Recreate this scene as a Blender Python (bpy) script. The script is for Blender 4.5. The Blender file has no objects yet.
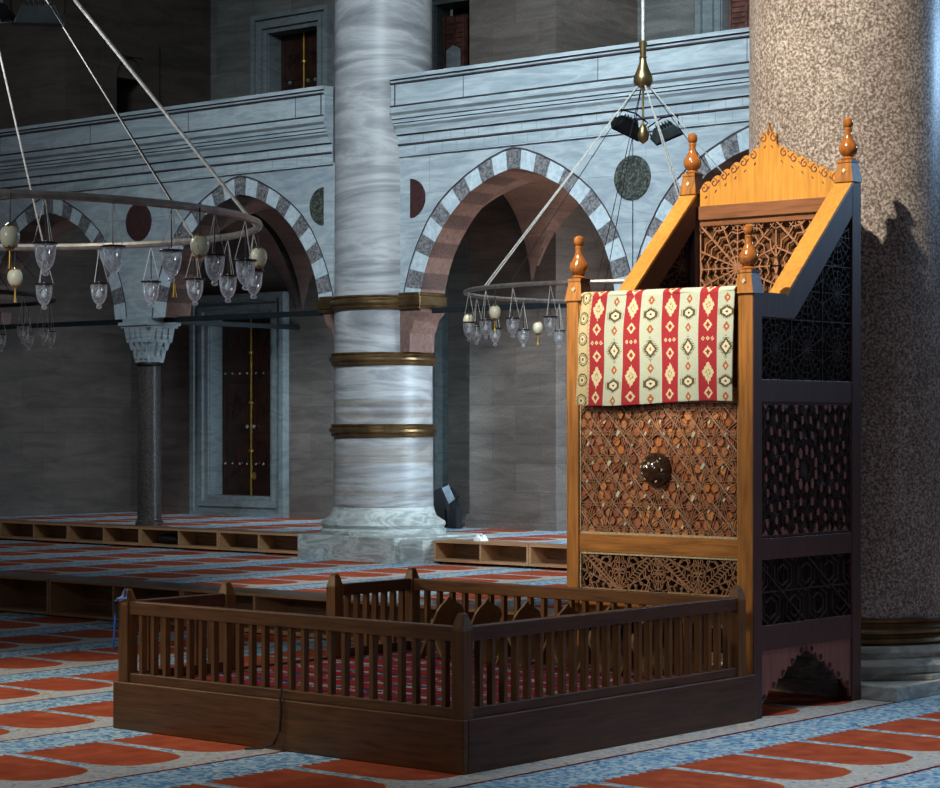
import bpy, math, random
from math import sin, cos, pi, radians, sqrt, atan2, hypot
from mathutils import Vector, Matrix
random.seed(7)
scn = bpy.context.scene
COL = scn.collection

# ------------------------------------------------------------------ materials
MAT = {}
class NT:
    def __init__(s, name):
        m = bpy.data.materials.new(name); m.use_nodes = True
        s.m = m; s.t = m.node_tree; s.n = s.t.nodes; s.l = s.t.links
        s.b = s.n['Principled BSDF']; s.out = s.n['Material Output']
        s._co = None
        MAT[name] = m
    def co(s):
        if s._co is None: s._co = s.n.new('ShaderNodeTexCoord').outputs['Object']
        return s._co
    def link(s, a, b): s.l.new(a, b)
    def map(s, scale=(1,1,1), src=None, loc=(0,0,0), rot=(0,0,0)):
        k = s.n.new('ShaderNodeMapping'); k.inputs['Scale'].default_value = scale
        k.inputs['Location'].default_value = loc; k.inputs['Rotation'].default_value = rot
        s.link(src or s.co(), k.inputs['Vector']); return k.outputs[0]
    def noise(s, scale, vec=None, detail=4, rough=.55, dist=0):
        k = s.n.new('ShaderNodeTexNoise'); k.inputs['Scale'].default_value = scale
        k.inputs['Detail'].default_value = detail; k.inputs['Roughness'].default_value = rough
        k.inputs['Distortion'].default_value = dist
        s.link(vec or s.co(), k.inputs['Vector']); return k.outputs[0]
    def voro(s, scale, vec=None, out='Color'):
        k = s.n.new('ShaderNodeTexVoronoi'); k.inputs['Scale'].default_value = scale
        s.link(vec or s.co(), k.inputs['Vector']); return k.outputs[out]
    def ramp(s, fac, stops, interp='LINEAR'):
        k = s.n.new('ShaderNodeValToRGB'); e = k.color_ramp; e.interpolation = interp
        while len(e.elements) < len(stops): e.elements.new(.5)
        for i, (p, c) in enumerate(stops):
            e.elements[i].position = p; e.elements[i].color = (*c, 1)
        s.link(fac, k.inputs[0]); return k.outputs[0]
    def mix(s, fac, a, b, blend='MIX'):
        k = s.n.new('ShaderNodeMix'); k.data_type = 'RGBA'; k.blend_type = blend
        for i, v in ((0, fac), (6, a), (7, b)):
            if isinstance(v, (int, float)): k.inputs[i].default_value = v
            elif isinstance(v, tuple): k.inputs[i].default_value = (*v, 1)
            else: s.link(v, k.inputs[i])
        return k.outputs[2]
    def math(s, op, a, b=0.0, c=None):
        k = s.n.new('ShaderNodeMath'); k.operation = op
        for i, v in ((0, a), (1, b), (2, c)):
            if v is None: continue
            if isinstance(v, (int, float)): k.inputs[i].default_value = v
            else: s.link(v, k.inputs[i])
        return k.outputs[0]
    def sep(s, vec=None):
        k = s.n.new('ShaderNodeSeparateXYZ'); s.link(vec or s.co(), k.inputs[0]); return k.outputs
    def comb(s, x, y, z):
        k = s.n.new('ShaderNodeCombineXYZ')
        for i, v in enumerate((x, y, z)):
            if isinstance(v, (int, float)): k.inputs[i].default_value = v
            else: s.link(v, k.inputs[i])
        return k.outputs[0]
    def bump(s, h, strength=.3, dist=.01):
        k = s.n.new('ShaderNodeBump'); k.inputs['Strength'].default_value = strength
        k.inputs['Distance'].default_value = dist; s.link(h, k.inputs['Height'])
        s.link(k.outputs[0], s.b.inputs['Normal'])
    def fin(s, col=None, rough=.6, metal=0.0, spec=None):
        if col is not None:
            if isinstance(col, tuple): s.b.inputs['Base Color'].default_value = (*col, 1)
            else: s.link(col, s.b.inputs['Base Color'])
        s.b.inputs['Roughness'].default_value = rough; s.b.inputs['Metallic'].default_value = metal
        if spec is not None: s.b.inputs['Specular IOR Level'].default_value = spec
        return s.m

def simple(name, c, rough=.6, metal=0, var=.25, scale=12, spec=None, bump=0):
    k = NT(name); n = k.noise(scale)
    d = tuple(v*(1-var) for v in c); u = tuple(min(1, v*(1+var)) for v in c)
    k.fin(k.ramp(n, [(.3, d), (.7, u)]), rough, metal, spec)
    if bump: k.bump(n, bump)
    return k.m
def wood(name, c, axis='z', rough=.42, var=.45, spec=.4):
    k = NT(name)
    sc = {'x': (1.5, 22, 22), 'y': (22, 1.5, 22), 'z': (22, 22, 1.5)}[axis]
    n = k.noise(2.2, k.map(sc), 6, .6, .6); n2 = k.noise(3.1, detail=2)
    d = tuple(v*(1-var) for v in c); u = tuple(min(1, v*(1+var*.7)) for v in c)
    col = k.ramp(n, [(.32, d), (.5, c), (.68, u)])
    col = k.mix(.35, col, k.ramp(n2, [(.3, (.45,.45,.45)), (.7, (1,1,1))]), 'MULTIPLY')
    k.fin(col, rough, 0, spec); k.bump(n, .15, .004); return k.m

def masonry(name, c1, c2, c3, bw=.62, bh=.3, plane='xz', mortar=.004):
    k = NT(name); x, y, z = k.sep()
    u = {'xz': x, 'yz': y}[plane]
    v = k.comb(u, z, 0.0)
    b = k.n.new('ShaderNodeTexBrick'); k.link(v, b.inputs['Vector'])
    b.inputs['Scale'].default_value = 1; b.inputs['Brick Width'].default_value = bw
    b.inputs['Row Height'].default_value = bh; b.inputs['Mortar Size'].default_value = mortar
    b.inputs['Color1'].default_value = (*c1, 1); b.inputs['Color2'].default_value = (*c2, 1)
    b.inputs['Mortar'].default_value = (*tuple(q*.72 for q in c1), 1); b.inputs['Bias'].default_value = -.1
    n = k.noise(1.6, k.map((1, 1, 5)), 7, .62, .8)
    col = k.mix(.75, b.outputs[0], k.ramp(n, [(.28, c3), (.5, (.72,.72,.72)), (.72, (1.15,1.12,1.1))]), 'MULTIPLY')
    n2 = k.noise(60, detail=3)
    col = k.mix(.5, col, k.ramp(n2, [(.3, (.55,.55,.55)), (.6, (1.1,1.1,1.1))]), 'MULTIPLY')
    k.fin(col, .7, 0, .3); k.bump(n2, .1, .003); return k.m

def marble(name, base, dark, light, sc=(1, 1, 6), scale=1.2, rough=.35, plane=None):
    k = NT(name)
    n = k.noise(scale, k.map(sc, rot=(0, .1, .05)), 8, .6, 1.3)
    col = k.ramp(n, [(.25, dark), (.42, base), (.5, light), (.57, base), (.75, dark)])
    n2 = k.noise(scale*5, k.map(sc), 5, .6, .5)
    col = k.mix(.45, col, k.ramp(n2, [(.3, (.62,.64,.68)), (.65, (1.1,1.1,1.1))]), 'MULTIPLY')
    if plane:
        x, y, z = k.sep()
        b = k.n.new('ShaderNodeTexBrick'); k.link(k.comb(x, z, 0.0), b.inputs['Vector'])
        b.inputs['Scale'].default_value = 1; b.inputs['Brick Width'].default_value = 1.25
        b.inputs['Row Height'].default_value = .42; b.inputs['Mortar Size'].default_value = .002
        b.inputs['Color1'].default_value = (1.05, 1.05, 1.05, 1); b.inputs['Color2'].default_value = (.78, .8, .84, 1)
        b.inputs['Mortar'].default_value = (.5, .5, .5, 1)
        col = k.mix(1.0, col, b.outputs[0], 'MULTIPLY')
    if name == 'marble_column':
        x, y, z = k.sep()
        low = k.math('LESS_THAN', z, 1.54)  # lower shaft: brown streaks, with warm light put into the colour
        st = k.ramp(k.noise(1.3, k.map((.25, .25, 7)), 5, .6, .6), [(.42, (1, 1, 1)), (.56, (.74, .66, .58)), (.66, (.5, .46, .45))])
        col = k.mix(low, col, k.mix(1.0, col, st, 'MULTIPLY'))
    k.fin(col, rough, 0, .4); return k.m

def granite(name, a, b, c, scale=60, rough=.35):
    k = NT(name)
    n = k.noise(scale, detail=5, rough=.75)
    col = k.ramp(n, [(.36, a), (.48, b), (.6, c)])
    n2 = k.noise(4, detail=4)
    col = k.mix(.5, col, k.ramp(n2, [(.3, (.6,.55,.55)), (.7, (1.15,1.12,1.1))]), 'MULTIPLY')
    k.fin(col, rough, 0, .4); k.bump(n, .12, .003); return k.m

def carpet(name, zone=0.0):
    """prayer rows run along X; each row: blue band, niches pointing to +X, floral ground, dark red line"""
    k = NT(name); x, y, z = k.sep()
    wob = k.noise(9, detail=2); wobv = k.math('MULTIPLY', k.math('SUBTRACT', wob, .5), .02)
    xx = k.math('ADD', x, wobv)
    a = k.math('DIVIDE', k.math('ADD', k.math('MAXIMUM', xx, -9.0), 6.33), 1.335)
    b = k.math('DIVIDE', k.math('ADD', k.math('MINIMUM', xx, -9.0), 9.0), 1.18)
    u = k.math('FRACT', k.math('ADD', k.math('ADD', a, b), 40.0))
    v = k.math('FRACT', k.math('DIVIDE', k.math('ADD', k.math('ADD', y, wobv), 20.0-9.03), .572))
    dv = k.math('ABSOLUTE', k.math('SUBTRACT', v, .5))
    # niche half width as function of u
    fc = k.n.new('ShaderNodeFloatCurve'); cu = fc.mapping.curves[0]
    pts = [(0, 0), (.262, 0), (.268, .445), (.56, .447), (.69, .435), (.765, .385), (.815, .29), (.838, .17), (.848, 0), (1, 0)]
    cu.points[0].location = pts[0]; cu.points[1].location = pts[-1]
    for p in pts[1:-1]: cu.points.new(*p)
    for p in cu.points: p.handle_type = 'VECTOR'
    fc.mapping.update(); k.link(u, fc.inputs['Value'])
    hw = fc.outputs[0]
    niche = k.math('LESS_THAN', dv, hw)
    # tassels at the start of each niche
    saw = k.math('MULTIPLY', k.math('ABSOLUTE', k.math('SUBTRACT', k.math('FRACT', k.math('MULTIPLY', v, 9.0)), .5)), .05)
    nst = k.math('GREATER_THAN', u, k.math('ADD', saw, .265)); niche = k.math('MULTIPLY', niche, nst)
    band = k.math('LESS_THAN', u, .285)
    div = k.math('MULTIPLY', k.math('GREATER_THAN', dv, .435), k.math('LESS_THAN', u, .7))
    line = k.math('LESS_THAN', k.math('ABSOLUTE', k.math('SUBTRACT', u, .99)), .011)
    vc = k.voro(42, k.map((1, 1, .01))); vf = k.voro(52, k.map((1, 1, .01)))
    blue = k.ramp(vc, [(.0, (.04, .12, .27)), (.3, (.14, .33, .56)), (.55, (.36, .58, .72)), (.8, (.60, .72, .72)), (1, (.10, .22, .45))])
    flor = k.ramp(vf, [(.0, (.36, .06, .04)), (.25, (.62, .56, .46)), (.5, (.36, .50, .60)), (.75, (.68, .64, .55)), (1, (.08, .13, .26))])
    nr = k.noise(7, detail=5); red = k.ramp(nr, [(.3, (.32, .06, .025)), (.55, (.44, .092, .04)), (.75, (.54, .14, .06))])
    col = k.mix(niche, flor, red); 
    col = k.mix(div, col, blue)
    col = k.mix(band, col, blue)
    keep = k.math('MULTIPLY', niche, 1.0); col = k.mix(keep, col, red)
    col = k.mix(line, col, (.16, .012, .02))
    edge = k.math('MULTIPLY', k.math('LESS_THAN', k.math('ABSOLUTE', k.math('SUBTRACT', dv, hw)), .012), k.math('GREATER_THAN', u, .29))
    col = k.mix(k.math('MULTIPLY', edge, .55), col, (.55, .42, .2))
    fz = k.noise(160, detail=2)
    col = k.mix(.5, col, k.ramp(fz, [(.3, (.6,.6,.6)), (.7, (1.15,1.15,1.15))]), 'MULTIPLY')
    k.fin(col, .95, 0, .1); k.bump(fz, .4, .006); return k.m

def vcol(name, rough=.7, spec=.2, fuzz=0):
    k = NT(name); a = k.n.new('ShaderNodeVertexColor'); a.layer_name = 'Col'
    n = k.noise(250 if fuzz else 40, detail=3)
    col = k.mix(.45, a.outputs[0], k.ramp(n, [(.3, (.6,.6,.6)), (.7, (1.2,1.2,1.2))]), 'MULTIPLY')
    k.fin(col, rough, 0, spec)
    if fuzz: k.bump(n, .3, .003)
    return k.m

carpet('carpet')
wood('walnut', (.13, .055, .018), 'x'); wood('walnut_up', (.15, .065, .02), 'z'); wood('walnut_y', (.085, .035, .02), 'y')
wood('oak', (.42, .18, .045), 'z', .35); wood('oak_x', (.42, .18, .045), 'x', .35)
wood('honey', (.72, .34, .065), 'z', .32, .25); wood('honey_y', (.66, .30, .06), 'y', .32, .25)
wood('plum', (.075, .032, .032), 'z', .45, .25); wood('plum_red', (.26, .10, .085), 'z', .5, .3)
wood('finial_wood', (.40, .14, .03), 'z', .16, .3, .7)
wood('beam_wood', (.30, .13, .06), 'x', .35, .3)
wood('lattice_wood', (.40, .20, .11), 'z', .4, .35); wood('strap_glint', (.52, .34, .24), 'z', .3, .2); wood('lattice_dark', (.045, .03, .028), 'z', .35, .3)
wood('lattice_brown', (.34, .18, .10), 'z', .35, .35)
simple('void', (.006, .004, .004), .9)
wood('panel_back', (.20, .075, .03), 'x', .5)
wood('rack_wood', (.30, .17, .09), 'x', .45, .5); wood('rack_edge', (.50, .28, .14), 'x', .45, .25)
wood('rack_top', (.12, .085, .065), 'x', .3, .4)
wood('rahle_wood', (.20, .13, .055), 'z', .4, .3)
vcol('tile_col', .3, .5); vcol('textile', .9, .1, 1)
simple('inlay', (.62, .60, .45), .25, 0, .3, 30, .6)
simple('gold_border', (.50, .44, .27), .35, 0, .35, 50, .5)
simple('tortoise', (.05, .025, .012), .12, 0, .7, 50, .8)
simple('silver', (.8, .8, .8), .25, .9, .2)
simple('brass', (.45, .33, .15), .32, .9, .3, 9)
simple('bronze', (.16, .10, .045), .34, .75, .5, 6)
simple('gold_pole', (.55, .33, .06), .35, .7, .3)
simple('iron', (.012, .012, .013), .45, .5, .3)
simple('iron_paint', (.008, .013, .016), .5, .2, .3)
simple('ring_grey', (.36, .34, .31), .4, .6, .3, 20)
simple('cable', (.72, .70, .64), .5, .1, .3, 60)
simple('cable_dark', (.03, .03, .03), .5, .3)
simple('egg', (.74, .70, .50), .28, 0, .12, 8, .5)
simple('rim_dark', (.05, .035, .035), .4, .6)
simple('black_cloth', (.004, .004, .006), .8); simple('grey_paper', (.22, .27, .30), .8)
simple('tissue', (.85, .88, .9), .9, 0, .05)
simple('flood_body', (.012, .013, .015), .4, .3); simple('flood_lit', (.06, .08, .085), .35, .2); simple('flood_glass', (.05, .09, .11), .15, 0, .3, 4, .7)  # grey copy of the black housing: light on it put into the colour
simple('blue_cord', (.03, .16, .55), .5); simple('black_rubber', (.008, .008, .008), .5)
simple('door_wood', (.03, .010, .006), .4, 0, .5, 9); simple('shutter_red', (.14, .055, .04), .45, 0, .6, 14)
simple('daylight_pane', (.75, .85, .85), .3, 0, .05)
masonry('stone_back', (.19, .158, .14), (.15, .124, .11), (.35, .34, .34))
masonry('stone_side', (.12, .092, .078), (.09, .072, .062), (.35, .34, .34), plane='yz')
masonry('stone_up', (.22, .225, .215), (.17, .17, .165), (.35, .35, .35))
masonry('stone_vault', (.20, .125, .10), (.165, .10, .085), (.4, .38, .36), .5, .22)
marble('marble_wall', (.35, .405, .43), (.27, .325, .355), (.45, .50, .51), (1, 1, 3.5), 1.1, .4, 1)
marble('marble_band', (.33, .39, .42), (.25, .31, .35), (.43, .49, .51), (.6, 1, 5), 1.3, .4)
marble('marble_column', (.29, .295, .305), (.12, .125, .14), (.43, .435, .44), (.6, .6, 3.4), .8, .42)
marble('marble_frame', (.18, .215, .22), (.13, .155, .16), (.23, .26, .27), (1, 1, 3), 2, .4)
marble('voussoir_white', (.44, .52, .56), (.34, .42, .46), (.54, .61, .64), (3, 3, 3), 2, .4)
marble('marble_base', (.36, .38, .36), (.18, .19, .18), (.55, .58, .55), (1, 1, 3), 2.5, .4)
granite('granite_dark', (.05, .055, .065), (.13, .135, .145), (.30, .29, .29), 45)
granite('granite_green', (.010, .016, .014), (.03, .038, .033), (.13, .14, .12), 40)
granite('porphyry', (.035, .014, .015), (.05, .02, .02), (.07, .03, .03), 40)
granite('intrados_red', (.12, .07, .06), (.17, .105, .09), (.21, .135, .11), 25)
granite('intrados_dark', (.045, .028, .026), (.085, .055, .05), (.14, .09, .08), 60)
granite('intrados_plain', (.15, .08, .058), (.175, .095, .068), (.20, .11, .08), 30)
granite('granite_column', (.085, .07, .06), (.25, .215, .19), (.66, .62, .58), 60, .33)
granite('granite_small', (.02, .016, .015), (.05, .043, .04), (.12, .105, .10), 70)
simple('joint', (.045, .035, .045), .8); simple('joint_soft', (.19, .22, .24), .8)

def glass_mat():
    k = NT('lamp_glass')
    g = k.n.new('ShaderNodeBsdfGlossy'); g.inputs['Roughness'].default_value = .12; g.inputs['Color'].default_value = (1, 1, 1, 1)
    t = k.n.new('ShaderNodeBsdfTransparent'); t.inputs['Color'].default_value = (.94, .96, .97, 1)
    d = k.n.new('ShaderNodeBsdfDiffuse'); d.inputs['Color'].default_value = (.92, .95, 1, 1)
    tr = k.n.new('ShaderNodeBsdfTranslucent'); tr.inputs['Color'].default_value = (.92, .95, 1, 1)
    m0 = k.n.new('ShaderNodeMixShader'); m0.inputs[0].default_value = .5; k.link(d.outputs[0], m0.inputs[1]); k.link(tr.outputs[0], m0.inputs[2])
    m1 = k.n.new('ShaderNodeMixShader'); m1.inputs[0].default_value = .3; k.link(m0.outputs[0], m1.inputs[1]); k.link(g.outputs[0], m1.inputs[2])
    lw = k.n.new('ShaderNodeLayerWeight'); lw.inputs[0].default_value = .3
    n = k.noise(70, detail=1); f = k.math('MULTIPLY', k.math('GREATER_THAN', n, .6), .30)
    fac = k.math('MINIMUM', k.math('ADD', k.math('ADD', k.math('MULTIPLY', lw.outputs['Facing'], .95), .20), f), 1.0)
    m2 = k.n.new('ShaderNodeMixShader'); k.link(fac, m2.inputs[0]); k.link(t.outputs[0], m2.inputs[1]); k.link(m1.outputs[0], m2.inputs[2])
    k.link(m2.outputs[0], k.out.inputs[0])
glass_mat()

def rug_mat():
    k = NT('rug'); x, y, z = k.sep()
    yy = k.math('ADD', y, k.math('MULTIPLY', k.noise(5), .06))
    s = k.math('FRACT', k.math('MULTIPLY', yy, 3.4)); st = k.math('LESS_THAN', s, .45)
    v = k.voro(22, k.map((.7, 1.6, .01)))
    a = k.ramp(v, [(0, (.16, .010, .012)), (.5, (.24, .018, .018)), (.8, (.10, .008, .02)), (1, (.28, .10, .06))])
    b = k.ramp(v, [(0, (.008, .012, .05)), (.35, (.03, .04, .10)), (.55, (.20, .015, .02)), (.75, (.34, .36, .34)), (1, (.01, .03, .07))])
    k.fin(k.mix(st, a, b), .95, 0, .1)
rug_mat()

# ------------------------------------------------------------------ mesh builder
def nm(o, label=None, cat=None, group=None, kind=None):
    if label: o['label'] = label
    if cat: o['category'] = cat
    if group: o['group'] = group
    if kind: o['kind'] = kind
    return o
def empty(name, loc, label=None, cat=None, group=None, kind=None):
    o = bpy.data.objects.new(name, None); o.location = loc; o.empty_display_size = .1
    COL.objects.link(o); return nm(o, label, cat, group, kind)
def world_loc(o):
    v = Vector((0, 0, 0))
    while o is not None: v += Vector(o.location); o = o.parent
    return v
class MB:
    def __init__(s): s.v = []; s.f = []; s.mi = []; s.fc = []
    def add(s, vs, fs, mi=0, col=None):
        b = len(s.v); s.v += [tuple(p) for p in vs]
        for f in fs: s.f.append(tuple(b+i for i in f)); s.mi.append(mi); s.fc.append(col)
        return s
    def box(s, x0, x1, y0, y1, z0, z1, mi=0, col=None):
        if x0 > x1: x0, x1 = x1, x0
        if y0 > y1: y0, y1 = y1, y0
        if z0 > z1: z0, z1 = z1, z0
        return s.add([(x0,y0,z0),(x1,y0,z0),(x1,y1,z0),(x0,y1,z0),(x0,y0,z1),(x1,y0,z1),(x1,y1,z1),(x0,y1,z1)],
                     [(0,3,2,1),(4,5,6,7),(0,1,5,4),(1,2,6,5),(2,3,7,6),(3,0,4,7)], mi, col)
    def taper(s, cx, cy, z0, z1, hx0, hy0, hx1, hy1, mi=0):
        vs = [(cx+a*hx0, cy+b*hy0, z0) for a, b in ((-1,-1),(1,-1),(1,1),(-1,1))] + [(cx+a*hx1, cy+b*hy1, z1) for a, b in ((-1,-1),(1,-1),(1,1),(-1,1))]
        return s.add(vs, [(0,3,2,1),(4,5,6,7),(0,1,5,4),(1,2,6,5),(2,3,7,6),(3,0,4,7)], mi)
    def prism(s, poly, mp, w0, w1, mi=0, col=None):
        n = len(poly)
        vs = [mp(u, v, w0) for u, v in poly] + [mp(u, v, w1) for u, v in poly]
        fs = [tuple(range(n)), tuple(range(2*n-1, n-1, -1))] + [(i, i+n, (i+1) % n + n, (i+1) % n) for i in range(n)]
        return s.add(vs, fs, mi, col)
    def bar(s, mp, p, q, w, w0, w1, mi=0):
        dx, dy = q[0]-p[0], q[1]-p[1]; L = hypot(dx, dy)
        if L < 1e-5: return s
        nx, ny = -dy/L*w/2, dx/L*w/2
        return s.prism([(p[0]-nx, p[1]-ny), (q[0]-nx, q[1]-ny), (q[0]+nx, q[1]+ny), (p[0]+nx, p[1]+ny)], mp, w0, w1, mi)
    def lathe(s, prof, c=(0,0,0), seg=24, mi=0, cap=True, a0=0, a1=2*pi):
        full = abs(a1-a0-2*pi) < 1e-6; m = seg if full else seg+1
        b = len(s.v); vs = []
        for r, z in prof:
            for i in range(m):
                a = a0+(a1-a0)*i/seg; vs.append((c[0]+r*cos(a), c[1]+r*sin(a), c[2]+z))
        fs = []
        for j in range(len(prof)-1):
            for i in range(seg):
                i2 = (i+1) % m; fs.append((j*m+i, j*m+i2, (j+1)*m+i2, (j+1)*m+i))
        if cap:
            if prof[0][0] > 1e-4: fs.append(tuple(range(m))[::-1])
            if prof[-1][0] > 1e-4: fs.append(tuple(range((len(prof)-1)*m, len(prof)*m)))
        return s.add(vs, fs, mi)
    def tube(s, path, r, seg=8, mi=0, closed=False):
        P = [Vector(p) for p in path]; n = len(P); vs = []
        for i, p in enumerate(P):
            a = P[(i-1) % n] if closed or i > 0 else p; b = P[(i+1) % n] if closed or i < n-1 else p
            t = (b-a).normalized(); up = Vector((0, 0, 1)) if abs(t.z) < .95 else Vector((1, 0, 0))
            e1 = t.cross(up).normalized(); e2 = t.cross(e1).normalized()
            for k in range(seg):
                th = 2*pi*k/seg; vs.append(p+e1*(r*cos(th))+e2*(r*sin(th)))
        fs = []
        for i in range(n if closed else n-1):
            j = (i+1) % n
            for k in range(seg):
                k2 = (k+1) % seg; fs.append((i*seg+k, i*seg+k2, j*seg+k2, j*seg+k))
        if not closed: fs += [tuple(range(seg))[::-1], tuple(range((n-1)*seg, n*seg))]
        return s.add(vs, fs, mi)
    def build(s, name, mats, parent=None, smooth=False, origin=None, bevel=0, label=None, cat=None, group=None, kind=None):
        if isinstance(mats, str): mats = [mats]
        me = bpy.data.meshes.new(name)
        if parent is not None: o0 = world_loc(parent)
        elif origin is not None: o0 = Vector(origin)
        else:
            xs = [v[0] for v in s.v]; ys = [v[1] for v in s.v]; zs = [v[2] for v in s.v]
            o0 = Vector(((min(xs)+max(xs))/2, (min(ys)+max(ys))/2, min(zs)))
        me.from_pydata([(v[0]-o0.x, v[1]-o0.y, v[2]-o0.z) for v in s.v], [], s.f)
        for m in mats: me.materials.append(MAT[m])
        me.polygons.foreach_set('material_index', s.mi)
        if any(c is not None for c in s.fc):
            ca = me.color_attributes.new('Col', 'FLOAT_COLOR', 'CORNER')
            arr = []
            for p, c in zip(me.polygons, s.fc):
                arr += list((*(c or (1, 1, 1)), 1))*p.loop_total
            ca.data.foreach_set('color', arr)
        if smooth:
            me.polygons.foreach_set('use_smooth', [True]*len(me.polygons))
        me.update()
        o = bpy.data.objects.new(name, me); COL.objects.link(o)
        if parent is not None: o.parent = parent
        else: o.location = o0
        if smooth:
            md = o.modifiers.new('es', 'EDGE_SPLIT'); md.split_angle = radians(38)
        if bevel:
            md = o.modifiers.new('bv', 'BEVEL'); md.width = bevel; md.segments = 2; md.limit_method = 'ANGLE'
        return nm(o, label, cat, group, kind)
W0 = (0, 0, 0)
def mXZ(Y, s=-1): return lambda u, v, w: (u, Y+s*w, v)      # faces -Y
def mYZ(X, s=1): return lambda u, v, w: (X+s*w, u, v)       # faces +X
def mXY(Z): return lambda u, v, w: (u, v, Z+w)

# ------------------------------------------------------------------ setting: floors
f = MB(); f.box(-27, 6, -4, 12.24, -.2, 0); f.build('floor', 'carpet', origin=W0, kind='structure')
f = MB(); f.box(-27, -8.1, 12.2, 15.78, -.2, .305); f.build('floor', 'carpet', origin=W0, kind='structure')
f = MB(); f.box(-27, -6.0, 15.74, 19.4, -.2, .52); f.build('floor', 'carpet', origin=W0, kind='structure')
f = MB(); f.box(-8.1, -2, 12.24, 15.74, -.2, 0); f.build('floor', 'carpet', origin=W0, kind='structure')

# ------------------------------------------------------------------ arcade wall
YW = 15.68; TH = .35; ZS = 2.72; ZT = 4.16
IN = [(0,3.935),(.12,3.915),(.30,3.86),(.54,3.745),(.73,3.585),(.83,3.475),(.92,3.36),(1.01,3.215),(1.075,3.06),(1.125,2.88),(1.15,2.72)]
OUT = [(0,4.115),(.12,4.095),(.30,4.035),(.54,3.92),(.75,3.79),(.9,3.67),(1.04,3.505),(1.17,3.29),(1.26,3.09),(1.325,2.88),(1.345,2.72)]
def resample(pts, n):
    d = [0]
    for i in range(1, len(pts)): d.append(d[-1]+hypot(pts[i][0]-pts[i-1][0], pts[i][1]-pts[i-1][1]))
    out = []
    for k in range(n+1):
        t = d[-1]*k/n; i = 0
        while i < len(d)-2 and d[i+1] < t: i += 1
        a = (t-d[i])/(d[i+1]-d[i]); out.append((pts[i][0]+(pts[i+1][0]-pts[i][0])*a, pts[i][1]+(pts[i+1][1]-pts[i][1])*a))
    return out
NV = 23; SUB = 4
def full_profile(pts, cx, sc):
    h = resample(pts, NV*SUB//2)
    L = [(cx-x*sc, z) for x, z in h[::-1]] + [(cx+x*sc, z) for x, z in h[1:]]
    return L
bays = [(-19.35, .97), (-16.31, .98), (-12.73, 1.0), (-10.05, 1.0), (-7.35, 1.0)]
aw = MB(); MATS = ['marble_wall', 'voussoir_white', 'granite_dark', 'intrados_red', 'intrados_dark', 'joint', 'intrados_plain', 'stone_vault']
prev = -22.5
for bi, (cx, sc) in enumerate(bays):
    I = full_profile(IN, cx, sc); O = full_profile(OUT, cx, sc); n = len(I)-1
    xl, xr = O[0][0], O[-1][0]
    aw.add([(prev, YW, ZS), (xl, YW, ZS), (xl, YW, ZT), (prev, YW, ZT)], [(0, 1, 2, 3)], 0)
    aw.add([(prev, YW+TH, ZS), (xl, YW+TH, ZS), (xl, YW+TH, ZT), (prev, YW+TH, ZT)], [(3, 2, 1, 0)], 7)
    prev = xr
    for i in range(n):
        v = min(int((i+.5)/n*NV), NV-1); dark = v % 2 == 1
        a, b, c, d = I[i], I[i+1], O[i], O[i+1]
        aw.add([(a[0], YW, a[1]), (b[0], YW, b[1]), (d[0], YW, d[1]), (c[0], YW, c[1])], [(0, 1, 2, 3)], 2 if dark else 1)
        aw.add([(c[0], YW, c[1]), (d[0], YW, d[1]), (d[0], YW, ZT), (c[0], YW, ZT)], [(0, 1, 2, 3)], 0)
        mi = (4 if dark else 3) if i < n/2 else 6
        aw.add([(a[0], YW, a[1]), (b[0], YW, b[1]), (b[0], YW+TH, b[1]), (a[0], YW+TH, a[1])], [(3, 2, 1, 0)], mi)
        aw.add([(a[0], YW+TH, a[1]), (b[0], YW+TH, b[1]), (b[0], YW+TH, ZT), (a[0], YW+TH, ZT)], [(3, 2, 1, 0)], 7)
    # dark joint line round the extrados
    for i in range(n):
        c, d = O[i], O[i+1]; t = Vector((d[0]-c[0], d[1]-c[1])).normalized(); nx, nz = -t.y*.013, t.x*.013
        aw.add([(c[0], YW-.008, c[1]), (d[0], YW-.008, d[1]), (d[0]+nx, YW-.008, d[1]+nz), (c[0]+nx, YW-.008, c[1]+nz)], [(0, 1, 2, 3)], 5)
aw.add([(prev, YW, ZS), (-4, YW, ZS), (-4, YW, ZT), (prev, YW, ZT)], [(0, 1, 2, 3)], 0)
aw.build('wall_arcade', MATS, origin=W0, kind='structure')

def disc(cx, cz, r, m, rx=1.0, half=0, label=''):
    b = MB(); n = 36
    pts = [(cx+r*cos(2*pi*i/n), cz+r*sin(2*pi*i/n)) for i in range(n)]
    if half: pts = [p for p in pts if (p[0]-cx)*half >= -1e-6]; pts.sort(key=lambda p: atan2(p[1]-cz, (p[0]-cx)*half)*half)
    b.prism(pts, mXZ(YW), 0, .012)
    b.build('stone_roundel', m, label=label, cat='wall roundel', group=None)
disc(-11.39, 3.75, .195, 'granite_green', label='round dark green stone roundel between arches above the pulpit')
disc(-17.85, 3.745, .2, 'porphyry', label='round dark maroon roundel above the slim column')
disc(-13.985, 3.74, .185, 'porphyry', half=1, label='maroon half roundel on wall beside the big marble column')
disc(-15.13, 3.74, .185, 'granite_green', half=-1, label='dark green half roundel beside the big marble column')

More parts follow.
